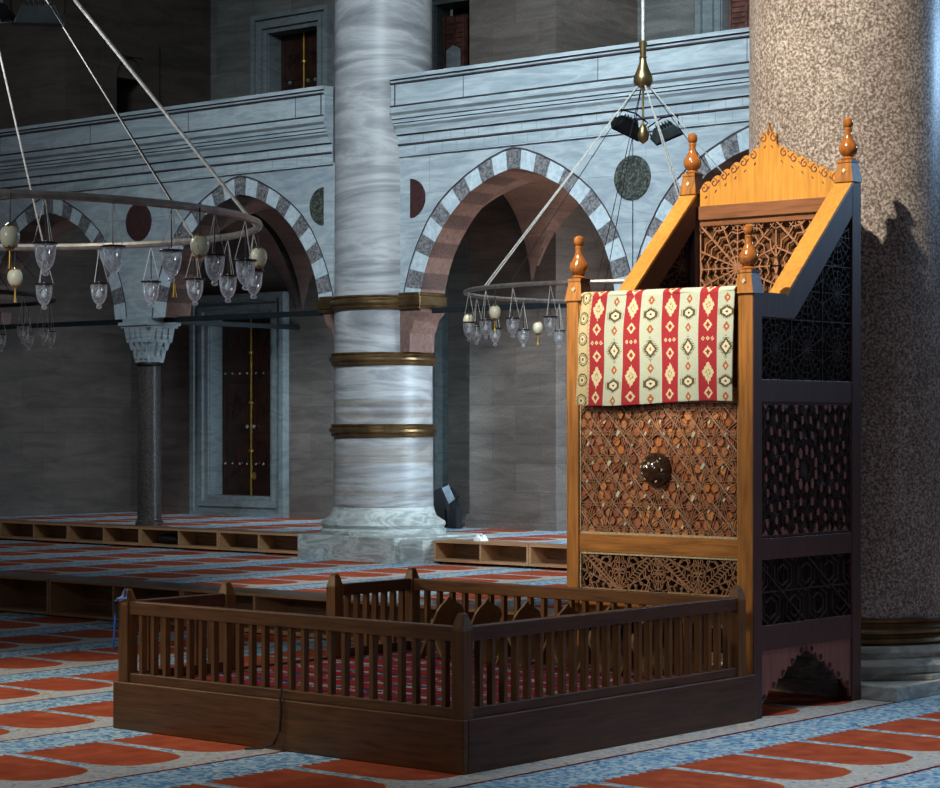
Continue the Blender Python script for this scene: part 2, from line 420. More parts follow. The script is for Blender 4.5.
# cornice, frieze and parapet, one run each side of the big column
def cornice(x0, x1, name):
    prof = [(0,4.14),(-.02,4.14),(-.02,4.152),(-.012,4.156),(-.012,4.245),(-.026,4.25),(-.026,4.262),(-.018,4.266),(-.018,4.345),(-.045,4.35),(-.05,4.37),(-.06,4.405),(-.085,4.43),(-.085,4.45),(-.10,4.455),(-.10,4.485),(-.115,4.49),(-.12,4.52),(-.15,4.545),(-.15,4.56),(-.13,4.565),(-.13,4.60),(-.14,4.605),(-.14,4.615),(-.12,4.62),(-.12,4.815),(-.14,4.82),(-.14,4.83),(-.125,4.835),(-.125,4.855),(-.15,4.86),(-.15,4.895),(0,4.90)]
    b = MB()
    for (y0, z0), (y1, z1) in zip(prof[:-1], prof[1:]):
        dark = (z1-z0) < .013 and abs(y1-y0) > .001 or abs(z1-z0) <= .012
        b.add([(x0, YW+y0, z0), (x1, YW+y0, z0), (x1, YW+y1, z1), (x0, YW+y1, z1)], [(0, 1, 2, 3)], 1 if dark else 0)
    n = len(prof)
    for x in (x0, x1):
        b.add([(x, YW+y, z) for y, z in prof] , [tuple(range(n))], 0)
    b.add([(x0, YW, 4.9), (x1, YW, 4.9), (x1, YW+.35, 4.9), (x0, YW+.35, 4.9)], [(0, 1, 2, 3)], 0)
    b.add([(x0, YW+.2, 4.1), (x1, YW+.2, 4.1), (x1, YW+.2, 4.9), (x0, YW+.2, 4.9)], [(3, 2, 1, 0)], 0)
    # small upright joints of the frieze blocks
    x = x0+.15
    while x < x1-.1:
        b.box(x-.002, x+.002, YW-.0195, YW-.0165, 4.27, 4.345, 2); b.box(x+.06, x+.064, YW-.0135, YW-.011, 4.16, 4.245, 2); x += .17
    x = x0+.9
    while x < x1:
        b.box(x-.003, x+.003, YW-.1225, YW-.119, 4.62, 4.815, 1); x += 1.55
    # return frame at the ends of the parapet panel
    for x in (x0+.05, x1-.05): b.box(x-.006, x+.006, YW-.126, YW-.119, 4.62, 4.815, 1)
    b.build(name, ['marble_band', 'joint', 'joint_soft'], origin=W0, kind='structure')
cornice(-22.5, -15.0, 'trim_1'); cornice(-14.13, -5.5, 'trim_2')

# gallery slab and groin vaults
def vault(x0, x1, y0, y1, zc=3.98, zs=2.85):
    b = MB(); N = 28
    def h(t):
        t = min(abs(t), .999); return zs+(zc-zs)*(1-t**2.3)**.62
    idx = {}
    vs = []
    for i in range(N+1):
        for j in range(N+1):
            u = -1+2*i/N; v = -1+2*j/N
            vs.append((x0+(x1-x0)*i/N, y0+(y1-y0)*j/N, max(h(u), h(v)))); 
    fs = [(i*(N+1)+j, i*(N+1)+j+1, (i+1)*(N+1)+j+1, (i+1)*(N+1)+j) for i in range(N) for j in range(N)]
    b.add(vs, fs); b.build('ceiling', 'stone_vault', origin=W0, kind='structure', smooth=True)
vault(-20.75, -17.9, YW+TH, 18.1); vault(-17.8, -14.9, YW+TH, 18.1); vault(-14.05, -11.4, YW+TH, 17.62); vault(-11.4, -8.7, YW+TH, 19.0)
b = MB(); b.box(-22.5, -5.5, YW+.2, 19.2, 4.17, 4.3); b.build('floor', 'stone_up', origin=W0, kind='structure')

# ------------------------------------------------------------------ back walls (built around their openings)
def wall_with_holes(name, mp, u0, u1, v0, v1, holes, w0, w1, m):
    b = MB(); us = sorted({u0, u1, *[h[0] for h in holes], *[h[1] for h in holes]}); vs = sorted({v0, v1, *[h[2] for h in holes], *[h[3] for h in holes]})
    for a, c in zip(us[:-1], us[1:]):
        for d, e in zip(vs[:-1], vs[1:]):
            mu, mv = (a+c)/2, (d+e)/2
            if any(h[0] < mu < h[1] and h[2] < mv < h[3] for h in holes): continue
            b.prism([(a, d), (c, d), (c, e), (a, e)], mp, w0, w1)
    return b.build(name, m, origin=W0, kind='structure')
YB = 18.1; YR = 19.0
wall_with_holes('wall_back', mXZ(YB), -20.9, -16.9, .45, 4.2, [(-19.33, -18.28, .76, 2.86)], -.3, 0, 'stone_back')
wall_with_holes('wall_back', mXZ(YB), -20.9, -16.9, 4.3, 7.5, [(-18.34, -17.53, 4.4, 6.12)], -.3, 0, 'stone_up')
wall_with_holes('wall_back', mXZ(YR), -16.9, -5.5, .45, 4.2, [(-17.35, -16.68, .76, 2.86)], -.3, 0, 'stone_back')
wall_with_holes('wall_back', mXZ(YR), -16.9, -5.5, 4.3, 7.5, [(-16.62, -15.0, 4.9, 6.36), (-12.67, -11.6, 4.9, 6.6)], -.3, 0, 'stone_up')
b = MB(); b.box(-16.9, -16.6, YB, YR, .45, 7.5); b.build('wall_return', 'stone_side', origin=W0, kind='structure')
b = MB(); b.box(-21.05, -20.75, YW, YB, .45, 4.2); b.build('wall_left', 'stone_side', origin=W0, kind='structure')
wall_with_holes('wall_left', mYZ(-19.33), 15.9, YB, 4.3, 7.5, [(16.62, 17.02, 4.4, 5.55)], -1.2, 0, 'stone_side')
# pier between the back bays
b = MB(); b.box(-14.88, -13.74, 17.6, YR, .45, 4.2); b.box(-14.9, -13.70, 17.56, YR, .52, .66); b.box(-14.88, -13.74, 17.6, YR, 4.3, 7.5)
b.build('wall_pier', 'stone_back', origin=W0, kind='structure')

def frame_mb(b, mp, u0, u1, v0, v1, wd, steps=4, bottom=True, d0=.10):
    """stepped marble architrave around an opening u0..u1, v0..v1"""
    for k in range(steps):
        o = wd*(1-k/steps); d = d0*(.35+.65*((k*7) % 4+1)/4) if steps > 1 else d0
        d = (.10, .06, .085, .045, .07)[k % 5]
        i = wd*(1-(k+1)/steps)
        b.prism([(u0-o, v0-(o if bottom else 0)), (u0-i, v0-(i if bottom else 0)), (u0-i, v1+i), (u0-o, v1+o)], mp, -.02, d)
        b.prism([(u1+o, v0-(o if bottom else 0)), (u1+i, v0-(i if bottom else 0)), (u1+i, v1+i), (u1+o, v1+o)], mp, -.02, d)
        b.prism([(u0-o, v1+o), (u1+o, v1+o), (u1+i, v1+i), (u0-i, v1+i)], mp, -.02, d)
        if bottom: b.prism([(u0-o, v0-o), (u1+o, v0-o), (u1+i, v0-i), (u0-i, v0-i)], mp, -.02, d)
    # reveal
    for (a, c) in ((u0, u0+.012), (u1-.012, u1)): b.prism([(a, v0), (c, v0), (c, v1), (a, v1)], mp, -.22, .02)

def door(name, mp, u0, u1, v0, v1, wd, bottom, rows, knobs, pole=True, w=-.18):
    e = empty(name, mp((u0+u1)/2, v0, 0), kind='structure')
    b = MB(); frame_mb(b, mp, u0, u1, v0, v1, wd, 4, bottom); b.build('frame', 'marble_frame', e)
    um = (u0+u1)/2
    for a, c in ((u0+.01, um-.005), (um+.005, u1-.01)):
        b = MB(); b.prism([(a, v0), (c, v0), (c, v1), (a, v1)], mp, w-.05, w)
        h = (v1-v0); n = 3
        for k in range(n):
            z0 = v0+h*(k+.08)/n; z1 = v0+h*(k+.92)/n
            for (p, q) in (((a+.06, z0), (a+.06, z1)), ((c-.06, z0), (c-.06, z1)), ((a+.06, z0), (c-.06, z0)), ((a+.06, z1), (c-.06, z1))): b.bar(mp, p, q, .03, w, w+.014)
            cx, cz = (a+c)/2, (z0+z1)/2
            for t in range(5):
                a1, a2 = t*2*pi/5*2, (t+1)*2*pi/5*2; rr = min(c-a, z1-z0)*.32
                b.bar(mp, (cx+rr*sin(a1), cz+rr*cos(a1)), (cx+rr*sin(a2), cz+rr*cos(a2)), .012, w, w+.01)
        leaf = b.build('door_leaf', 'door_wood', e)
        for z in rows:
            for t in range(4):
                kx = a+.07+(c-a-.14)*t/3; k = MB(); q = mp(kx, z, w+.012)
                k.lathe([(0, -.018), (.013, -.012), (.018, 0), (.013, .012), (0, .018)], q, 10); k.build('stud', 'silver', leaf, smooth=True)
    for kx, kz in knobs:
        k = MB(); k.lathe([(0, -.026), (.018, -.018), (.026, 0), (.018, .018), (0, .026)], mp(kx, kz, w+.03), 12); k.build('knob', 'silver', e, smooth=True)
    if pole:
        k = MB(); k.tube([mp(um, v0, w+.02), mp(um, v1, w+.02)], .013, 8)
        for z in (.25, .52, .8): k.lathe([(0, -.03), (.03, -.012), (.03, .012), (0, .03)], mp(um, v0+(v1-v0)*z, w+.02), 10)
        k.build('center_post', 'gold_pole', e, smooth=True)
    return e
mB = mXZ(YB)
e = door('door_1', mB, -19.33, -18.28, .76, 2.86, .26, True, (1.13, 2.2), [(-18.86, 1.57), (-18.75, 1.57)])
k = MB(); k.prism([(-18.76+.035*cos(t*pi/6), .99+.045*sin(t*pi/6)) for t in range(12)], mB, -.175, -.16); k.build('escutcheon', 'gold_pole', e)
door('door_2', mB, -18.34, -17.53, 4.42, 6.12, .21, False, (), [(-18.15, 5.55), (-17.86, 5.55), (-17.74, 5.55)])
door('door_3', mXZ(YR), -17.35, -16.68, .76, 2.86, .30, True, (), [(-16.8, 1.6)], False)
# upper window beyond the column, wooden shutters
def upper_window(name, u0, u1, v0, v1, hang=True):
    mp = mXZ(YR); e = empty(name, mp((u0+u1)/2, v0, 0), kind='structure')
    b = MB(); frame_mb(b, mp, u0, u1, v0, v1, .27, 4, False); b.build('frame', 'marble_frame', e)
    b = MB(); b.prism([(u0, v0), (u1, v0), (u1, v1), (u0, v1)], mp, -.32, -.28); b.build('recess', 'void', e)
    w = u1-u0
    b = MB(); a, c = u0+.02, u0+w*.42
    b.prism([(a, v0), (c, v0), (c, v1-.12), (a, v1-.12)], mp, -.14, -.10)
    z = v0+.1
    while z < v1-.2:
        b.bar(mp, (a+.03, z), (c-.03, z), .012, -.10, -.085); z += .055
    for t in (a+.02, (a+c)/2, c-.02): b.bar(mp, (t, v0), (t, v1-.12), .025, -.10, -.08)
    sh = b.build('shutter', 'shutter_red', e)
    if hang: b = MB(); b.prism([(a+.06, v0+.62), (c-.06, v0+.62), (c-.06, v0+.95), ((a+c)/2, v0+1.0), (a+.06, v0+.95)], mp, -.085, -.07); b.build('plaque', 'marble_band', sh)
    for t in (a+.05, c-.05):
        k = MB(); k.lathe([(0, -.03), (.02, -.015), (.022, .01), (0, .04)], mp(t, v0+.72, -.06), 10); k.build('knob', 'silver', sh, smooth=True)
    b = MB(); b.tube([mp(u0+w*.55, v0, -.1), mp(u0+w*.55, v1-.15, -.1)], .022, 8); b.build('post', 'gold_pole', e, smooth=True)
    b = MB()
    for q in range(3): b.prism([(u0+w*.8, v0+.05+q*.42), (u1-.03, v0+.05+q*.42), (u1-.03, v0+.42+q*.42), (u0+w*.8, v0+.42+q*.42)], mp, -.24, -.22)
    b.build('pane', 'daylight_pane', e)
upper_window('window_1', -16.55, -15.72, 4.9, 6.36)
upper_window('window_2', -12.67, -11.6, 4.9, 6.6, False)
# arched niche slab on the upper side wall
mL = mYZ(-19.33)
b = MB()
def arch_poly(u0, u1, v0, vs, vt, n=12):
    cu = (u0+u1)/2; r = (u1-u0)/2
    return [(u0, v0)] + [(cu-r*cos(pi*i/n), vs+(vt-vs)*sin(pi*i/n)**.9) for i in range(n+1)] + [(u1, v0)]
for (a, c, d, e_) in ((16.42, 16.62, 4.3, 5.98), (17.02, 17.26, 4.3, 5.98), (16.62, 17.02, 5.79, 5.98)): b.prism([(a, d), (c, d), (c, e_), (a, e_)], mL, 0, .03)
n = 12; cu, r, vs_ = 16.82, .2, 5.55
for i in range(n):
    a0, a1 = pi*i/n, pi*(i+1)/n
    p0 = (cu-r*cos(a0), vs_+.24*sin(a0)); p1 = (cu-r*cos(a1), vs_+.24*sin(a1))
    b.prism([p0, p1, (p1[0], 5.8), (p0[0], 5.8)], mL, 0, .03)
b.prism([(16.6, 5.5), (17.04, 5.5), (17.04, 5.8), (16.6, 5.8)], mL, -.6, -.55)
b.build('window_3', 'stone_side', origin=W0, kind='structure')

# ------------------------------------------------------------------ big marble column
CXB, CYB = -14.54, 15.9
col = empty('marble_column', (CXB, CYB, .3), 'massive round grey veined marble column with three bronze bands', 'column')
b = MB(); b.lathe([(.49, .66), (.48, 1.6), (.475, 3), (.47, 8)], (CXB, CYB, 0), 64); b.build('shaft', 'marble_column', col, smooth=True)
b = MB(); b.lathe([(.60, .53), (.61, .555), (.61, .58), (.585, .60), (.60, .615), (.61, .635), (.60, .66), (.56, .685), (.52, .71), (.50, .76), (.49, .80), (.47, .80)], (CXB, CYB, 0), 64); b.build('base_moulding', 'marble_base', col, smooth=True)
b = MB(); b.box(-15.04, -13.78, 15.22, 16.5, .3, .54); b.box(-13.78, -13.5, 15.3, 16.5, .3, .525); b.build('plinth', 'marble_base', col, bevel=.008)
def band(z0, z1, r=.47):
    h = z1-z0; b = MB()
    b.lathe([(r, z0), (r+.03, z0), (r+.042, z0+h*.12), (r+.03, z0+h*.2), (r+.035, z0+h*.28), (r+.058, z0+h*.42), (r+.058, z0+h*.58), (r+.035, z0+h*.72), (r+.03, z0+h*.8), (r+.042, z0+h*.88), (r+.03, z1), (r, z1)], (CXB, CYB, 0), 64, cap=False)
    return b
for z0, z1 in ((1.475, 1.60), (2.16, 2.285), (2.70, 2.83)): band(z0, z1).build('bronze_band', 'bronze', col, smooth=True)
# impost blocks where the arches land on the column
imp = MB()
for x0, x1, s in ((-15.12, -14.9, -1), (-14.15, -13.86, 1)):
    vs = []
    for x, z in ((x0, 2.83), (x1, 2.83)): pass
    if s > 0: poly = [(-14.15, 2.285), (-14.0, 2.285), (-13.99, 2.46), (-13.96, 2.52), (-13.94, 2.58), (-13.86, 2.66), (-13.86, 2.83), (-14.15, 2.83)]
    else: poly = [(-14.95, 2.42), (-14.98, 2.42), (-15.02, 2.52), (-15.1, 2.58), (-15.12, 2.66), (-15.16, 2.70), (-15.16, 2.83), (-14.95, 2.83)]
    imp.prism(poly, mXZ(YW), -TH, .004)
imp.build('impost', 'intrados_red', col)
b = MB()
b.box(-14.12, -13.83, YW-.05, YW+TH, 2.72, 2.82); b.box(-14.12, -13.85, YW-.035, YW+TH, 2.69, 2.85)
b.box(-15.19, -14.95, YW-.05, YW+TH, 2.72, 2.82); b.box(-15.17, -14.95, YW-.035, YW+TH, 2.69, 2.85)
b.build('impost_band', 'bronze', col, bevel=.012)

# slim columns with stalactite capitals
def slim(cx, label):
    cy = YW+TH/2-.02
    c = empty('slim_column', (cx, cy, .52), label, 'column')
    b = MB(); b.lathe([(.15, .52), (.15, .56), (.13, .58), (.128, .62), (.122, 2.2), (.12, 2.26)], (cx, cy, 0), 32); b.build('shaft', 'granite_small', c, smooth=True)
    b = MB(); b.lathe([(.12, 2.215), (.14, 2.22), (.145, 2.235), (.14, 2.25), (.12, 2.255)], (cx, cy, 0), 32); b.build('collar', 'iron', c, smooth=True)
    b = MB(); 
    b.taper(cx, cy, 2.255, 2.33, .105, .105, .12, .12)
    for r, z0, z1, m in ((.135, 2.33, 2.42, 3), (.165, 2.42, 2.50, 3), (.20, 2.50, 2.62, 4)):
        b.taper(cx, cy, z0-.01, z1, r-.05, r-.05, r-.02, r-.02)
        for k in range(m):
            o = -r+2*r*(k+.5)/m; w = r/m*.78
            for sx, sy in ((o, -r), (o, r), (-r, o), (r, o)):
                b.taper(cx+sx*.86, cy+sy*.86, z0-.035, z1, w*.45, w*.45, w, w)
    b.box(cx-.215, cx+.215, cy-.215, cy+.215, 2.62, 2.645); b.box(cx-.235, cx+.235, cy-.235, cy+.235, 2.645, 2.68)
    b.box(cx-.20, cx+.20, cy-.2, cy+.2, 2.68, 2.73)
    b.build('capital', 'marble_band', c)
slim(-17.86, 'slim dark granite column with carved stalactite capital on the carpeted step')
slim(-11.39, 'slim dark granite column mostly hidden behind the wooden pulpit')

# iron tie rods
def rod(p, q, label):
    b = MB(); P, Q = Vector(p), Vector(q); d = (Q-P); hor = abs(d.x) > abs(d.y)
    if hor: b.box(P.x, Q.x, P.y-.02, P.y+.02, P.z-.028, P.z+.028)
    else: b.box(P.x-.02, P.x+.02, P.y, Q.y, P.z-.028, P.z+.028)
    b.build('tie_rod', 'iron_paint', bevel=.006, label=label, cat='tie rod')
rod((-20.75, 15.86, 2.705), (-18.08, 15.86, 2.705), 'dark iron tie rod spanning the far left arch')
rod((-17.64, 15.86, 2.705), (-15.02, 15.86, 2.705), 'dark iron tie rod across the arch with the tall door')
rod((-17.86, 16.04, 2.705), (-17.86, 18.1, 2.705), 'dark iron tie rod running from slim column capital back to the rear wall')
rod((-13.87, 15.86, 2.68), (-11.61, 15.86, 2.68), 'dark iron tie rod across the arch behind the hanging lamps')

# ------------------------------------------------------------------ granite column, right
GX, GY = -7.10, 12.06
col = empty('granite_column', (GX, GY, 0), 'huge speckled brown granite column standing behind the pulpit', 'column')
b = MB(); b.lathe([(.635, .43), (.63, 1.2), (.62, 3), (.60, 8)], (GX, GY, 0), 80); b.build('shaft', 'granite_column', col, smooth=True)
b = MB(); b.lathe([(.64, .29), (.70, .29), (.715, .305), (.705, .325), (.675, .33), (.67, .345), (.69, .355), (.695, .37), (.68, .385), (.66, .39), (.655, .41), (.67, .42), (.67, .435), (.64, .445)], (GX, GY, 0), 80, cap=False); b.build('bronze_band', 'bronze', col, smooth=True)
b = MB(); b.lathe([(.72, .10), (.76, .13), (.775, .17), (.76, .20), (.73, .215), (.73, .235), (.75, .25), (.74, .285), (.60, .29)], (GX, GY, 0), 80); b.build('base_moulding', 'marble_base', col, smooth=True)
b = MB(); b.box(GX-.77, GX+.77, GY-.77, GY+.77, 0, .085); b.build('plinth', 'marble_base', col, bevel=.006)
oct_ = [(GX+.80*cos(pi/8+i*pi/4), GY+.80*sin(pi/8+i*pi/4)) for i in range(8)]
b = MB(); b.prism(oct_, mXY(0), .085, .12); b.build('plinth_step', 'marble_base', col, bevel=.006)

# ------------------------------------------------------------------ shoe racks
def rack(name, x0, x1, yf, dep, z0, h, label, foot=.03, top='rack_top', group=None):
    e = empty(name, ((x0+x1)/2, yf+dep/2, z0), label, 'shoe rack', group)
    t = .022; x0 += .004; x1 -= .004
    b = MB(); b.box(x0, x1, yf, yf+dep, z0+h-t, z0+h); b.build('top_board', [top], e)
    b = MB(); b.box(x0, x1, yf-.002, yf+.002, z0+h-t, z0+h); b.build('edge_strip', 'rack_edge', e)
    b = MB(); b.box(x0, x1, yf, yf+dep, z0+foot, z0+foot+t); b.build('bottom_board', 'rack_edge', e)
    for a in (x0, x1-t): b = MB(); b.box(a, a+t, yf, yf+dep, z0+foot+t, z0+h-t); b.build('side_panel', 'rack_edge', e)
    m = (x0+x1)/2; b = MB(); b.box(m-t/2, m+t/2, yf+.001, yf+dep, z0+foot+t, z0+h-t); b.build('divider', 'rack_edge', e)
    b = MB(); b.box(x0+t, x1-t, yf+dep-.012, yf+dep, z0+foot+t, z0+h-t); b.build('back_panel', 'rack_wood', e)
    for a in (x0+.05, m, x1-.05):
        for y in (yf+.03, yf+dep-.05): b = MB(); b.taper(a, y, z0, z0+foot, .012, .012, .018, .018); b.build('foot', 'iron', e)
    return e
L1 = ['long low wooden shoe rack at the front step, the farthest left', 'long low wooden shoe rack behind the left corner of the railing', 'long low wooden shoe rack behind the two tall posts of the railing', 'low wooden shoe rack seen between balusters behind the book stands', 'low wooden shoe rack nearest the pulpit in the front row']
for i in range(5): rack('shoe_rack', -16.21+1.626*i, -14.584+1.626*i, 11.82, .38, 0, .31, L1[i], .012)
L2 = ['small wooden shoe rack at far left end of the rear step', 'wooden shoe rack on rear step left of the slim column', 'wooden shoe rack on rear step right below the slim column, a dark bag inside', 'wooden shoe rack on rear step under the tall door', 'wooden shoe rack on rear step touching the left side of the marble column plinth']
XS = [-21.1, -19.97, -18.797, -17.629, -16.44, -15.28]
for i in range(5): rack('shoe_rack', XS[i], XS[i+1], 15.5, .24, .305, .215, L2[i], .02, 'rack_wood')
L3 = ['light wooden shoe rack right of the marble column, white tissue on top', 'light wooden shoe rack on rear step disappearing behind the pulpit']
for i in range(2): rack('shoe_rack', -13.5+1.13*i, -12.37+1.13*i, 15.45, .28, .305, .22, L3[i], .025, 'rack_edge')
rack('shoe_rack', -11.24, -10.1, 15.45, .28, .305, .22, 'light wooden shoe rack on rear step hidden behind the pulpit', .025, 'rack_edge')
# things on and in the racks
b = MB()
for i in range(5):
    a = i*1.3; b.taper(-13.05+.03*cos(a), 15.6+.03*sin(a), .527, .56+.02*(i % 2), .03, .03, .008, .014)
b.build('tissue', 'tissue', label='crumpled white tissue lying on the light shoe rack top', cat='tissue', smooth=True)
def blob(name, c, r, m, label, cat, parts=(), seed=1):
    random.seed(seed); b = MB(); n, mm = 16, 10; vs = []
    for j in range(mm+1):
        for i in range(n):
            t = pi*j/mm; a = 2*pi*i/n; w = 1+.10*sin(3*a+seed)+.07*sin(5*t+a*2+seed)
            vs.append((c[0]+r[0]*sin(t)*cos(a)*w, c[1]+r[1]*sin(t)*sin(a)*w, c[2]+r[2]*(1-cos(t))*.5*2*(1 if True else 0)))
    fs = [(j*n+i, j*n+(i+1) % n, (j+1)*n+(i+1) % n, (j+1)*n+i) for j in range(mm) for i in range(n)]
    b.add(vs, fs); return b
b = blob('', (-17.3, 15.62, .352), (.14, .07, .055), '', '', '', seed=3); b.build('small_bag', 'black_cloth', smooth=True, label='small dark bag stuffed in the shoe rack below the slim column', cat='bag')

# black bags by the pier
bp = empty('backpack', (-15.00, 17.5, .52), 'black rounded backpack slumped on the carpet beside the stone pier', 'backpack')
b = MB()
N = 20
prof = [(-.13, 0), (-.16, .1), (-.155, .22), (-.13, .33), (-.07, .40), (.02, .415), (.09, .37), (.13, .28), (.15, .15), (.15, 0)]
b.prism([(-15.11+u, .525+v) for u, v in prof], mXZ(17.58), 0, .2); o = b.build('body', 'black_cloth', bp, bevel=.04)
b = MB(); b.tube([(-15.22, 17.36, .88), (-15.30, 17.34, .80), (-15.36, 17.33, .70), (-15.12, 17.33, .60), (-15.33, 17.34, .565), (-15.12, 17.36, .60), (-15.22, 17.37, .68)], .03, 8); b.build('shoulder_strap', 'black_cloth', bp, smooth=True)
b = MB(); b.box(-15.22, -15.00, 17.34, 17.38, .56, .72); b.build('front_pocket', 'black_cloth', bp, bevel=.015)
b = MB(); b.tube([(-15.00, 17.46, .93), (-15.12, 17.46, .97), (-15.06, 17.46, .97), (-15.04, 17.46, .93)], .01, 6); b.build('carry_handle', 'black_cloth', bp, smooth=True)
hb = empty('handbag', (-14.86, 17.46, .52), 'black handbag open at the top between backpack and stone pier', 'bag')
b = MB(); b.taper(-14.85, 17.34, .525, .76, .07, .05, .055, .035); b.build('body', 'black_cloth', hb, bevel=.02)
b = MB(); b.tube([(-14.91, 17.42, .75), (-14.90, 17.41, .83), (-14.86, 17.41, .86), (-14.82, 17.41, .83), (-14.81, 17.42, .75)], .008, 6); b.build('handle', 'black_cloth', hb, smooth=True)
b = MB(); mp = lambda u, v, w: (-14.98+u*.6, 17.37-w, .84+v*.8)
b.prism([(-.12, .12), (.02, .16), (.16, -.02), (.04, -.08)], mp, 0, .012); b.build('paper_folder', 'grey_paper', label='pale grey folder leaning over the black bags', cat='folder')

# ------------------------------------------------------------------ wooden enclosure
PX0, PX1, PY0, PY1 = -7.83, -6.56, 10.13, 11.28
EX0, EX1, EY0, EY1 = -8.95, -6.53, 7.68, 10.12
enc = empty('wooden_enclosure', ((EX0+EX1)/2, (EY0+EY1)/2, 0), 'low dark walnut enclosure with slatted railing and solid base in front of the pulpit', 'railing')
def part(b, name, m, par=enc, **k): return b.build(name, m, par, **k)
bt = .035
b = MB(); b.box(EX0, EX1, EY0, EY0+bt, 0, .25); part(b, 'base_board', 'walnut', bevel=.006)
b = MB(); b.box(EX1-bt, EX1, EY0+bt, EY1, 0, .25); part(b, 'base_board', 'walnut_y', bevel=.006)
b = MB(); b.box(EX0, EX0+bt, EY0+bt, EY1, 0, .25); part(b, 'base_board', 'walnut_y', bevel=.006)
b = MB(); b.box(EX0+bt, PX0-.01, EY1-bt, EY1, 0, .25); part(b, 'base_board', 'walnut', bevel=.006)
b = MB(); b.box(EX0+bt, EX1-bt, EY0+bt, EY1-bt, .20, .235); part(b, 'deck', 'walnut')
ix0, ix1, iy0, iy1 = EX0+.075, EX1-.04, EY0+.04, EY1-.16
def post(x, y, zt=.735, z0=.25, w=.036):
    b = MB(); b.box(x-w, x+w, y-w, y+w, z0, zt-.075); b.taper(x, y, zt-.075, zt-.012, w, w, w*.55, w*.55); b.taper(x, y, zt-.012, zt, w*.6, w*.6, w*.35, w*.35)
    part(b, 'post', 'walnut_up', bevel=.003)
post(ix0, iy0); post(ix1, iy0, z0=.2); post(ix1, iy1+.03); post(ix0, 8.43); post(ix0, 9.29); post(ix0, iy1)
def run(ax, c, a0, a1, n, m1, zb=.25, zt=.672):
    def bx(u0, u1, z0, z1, h):
        b = MB()
        b.box(u0, u1, c-h, c+h, z0, z1) if ax == 'x' else b.box(c-h, c+h, u0, u1, z0, z1); return b
    part(bx(a0, a1, zt-.068, zt, .026), 'top_rail', m1, bevel=.004)
    part(bx(a0, a1, zb, zb+.048, .026), 'lower_rail', m1, bevel=.004)
    for i in range(n):
        u = a0+(a1-a0)*(i+.9)/(n+.6)
        part(bx(u-.012, u+.012, zb+.048, zt-.068, .017), 'baluster', 'walnut_up')
run('x', iy0, ix0+.036, ix1-.036, 24, 'walnut')
run('y', ix1, iy0+.036, iy1-.006, 24, 'walnut_y')
run('y', ix0, iy0+.036, 8.394, 5, 'walnut_y')
run('y', ix0, 9.326, iy1-.036, 7, 'walnut_y')
run('x', iy1, ix0+.036, ix1-.036, 22, 'walnut')
b = MB(); b.box(EX0+bt+.08, EX1-bt-.05, EY0+bt+.06, EY1-bt-.2, .236, .244)
b.build('rug', 'rug', label='dark red patterned rug with navy stripes laid inside the railing', cat='rug', origin=W0)
# book stands along the back rail
def rahle(x, label):
    y0, y1 = iy1-.36, iy1-.10
    e = empty('book_stand', (x, (y0+y1)/2, .244), label, 'book stand', 'folding book stands in a row along the back rail')
    for s in (1, -1):
        def mp(u, v, w, s=s):      # u along Y, v up the board, w thickness
            lean = radians(27)
            return (x+s*(v-.19)*sin(lean)+s*w*cos(lean), u, .246+v*cos(lean)-s*0*w)
        hs = 1.0 if s > 0 else .62
        n = 14; ym = (y0+y1)/2; hw = (y1-y0)/2*(.97 if s > 0 else .9)
        top = [(y0, .31), (y0+.015, .35), (y0+.035, .375), (y0+.05, .405), (y0+.065, .41), (y0+.08, .39), (y0+.12, .37), (y0+.17, .352), (y0+.21, .33), (y0+hw*2-.005, .29)]
        foot_ = [(ym+hw, 0), (ym+hw*.6, 0), (ym+hw*.4, .05), (ym, .075), (ym-hw*.4, .05), (ym-hw*.6, 0), (ym-hw, 0)]
        b = MB(); b.prism([(ym-hw, .0)]+[(a_, c_*hs) for a_, c_ in top]+foot_[0:6], mp, -.009, .009); b.build('leaf_board', 'rahle_wood', e, bevel=.003)
BL = ['first folding wooden book stand from the back left post of the enclosure', 'second folding wooden book stand along the back rail', 'third folding wooden book stand along the back rail', 'fourth folding wooden book stand along the back rail', 'fifth folding wooden book stand, partly hidden by the side railing', 'sixth folding wooden book stand seen only through the side balusters', 'last folding wooden book stand, closest to the pulpit corner']
BL.pop(5)
for i in range(6): rahle(-8.417+.287*i, BL[i])
# cords on the railing
b = MB(); b.tube([(ix0+.02, iy0-.04, .70), (ix0-.01, iy0-.045, .69), (ix0-.045, iy0-.045, .67), (ix0-.05, iy0-.045, .58), (ix0-.055, iy0-.045, .5), (ix0-.07, iy0-.045, .42)], .006, 6)
b.tube([(ix0+.02, iy0-.04, .70), (ix0+.035, iy0-.05, .74), (ix0+.05, iy0-.045, .69), (ix0-.03, iy0-.047, .685)], .006, 6)
b.build('blue_cord', 'blue_cord', smooth=True, label='bright blue cord knotted round the left corner post', cat='cord')
b = MB(); b.tube([(-7.70, iy0-.035, .31), (-7.70, EY0-.01, .26), (-7.69, EY0-.012, .2), (-7.70, EY0-.012, .1), (-7.73, EY0-.02, .035), (-7.78, EY0-.05, .012), (-7.85, EY0-.1, .008)], .0065, 6)
b.build('black_cable', 'black_rubber', smooth=True, label='black cable hanging down the front base board to the carpet', cat='cable')

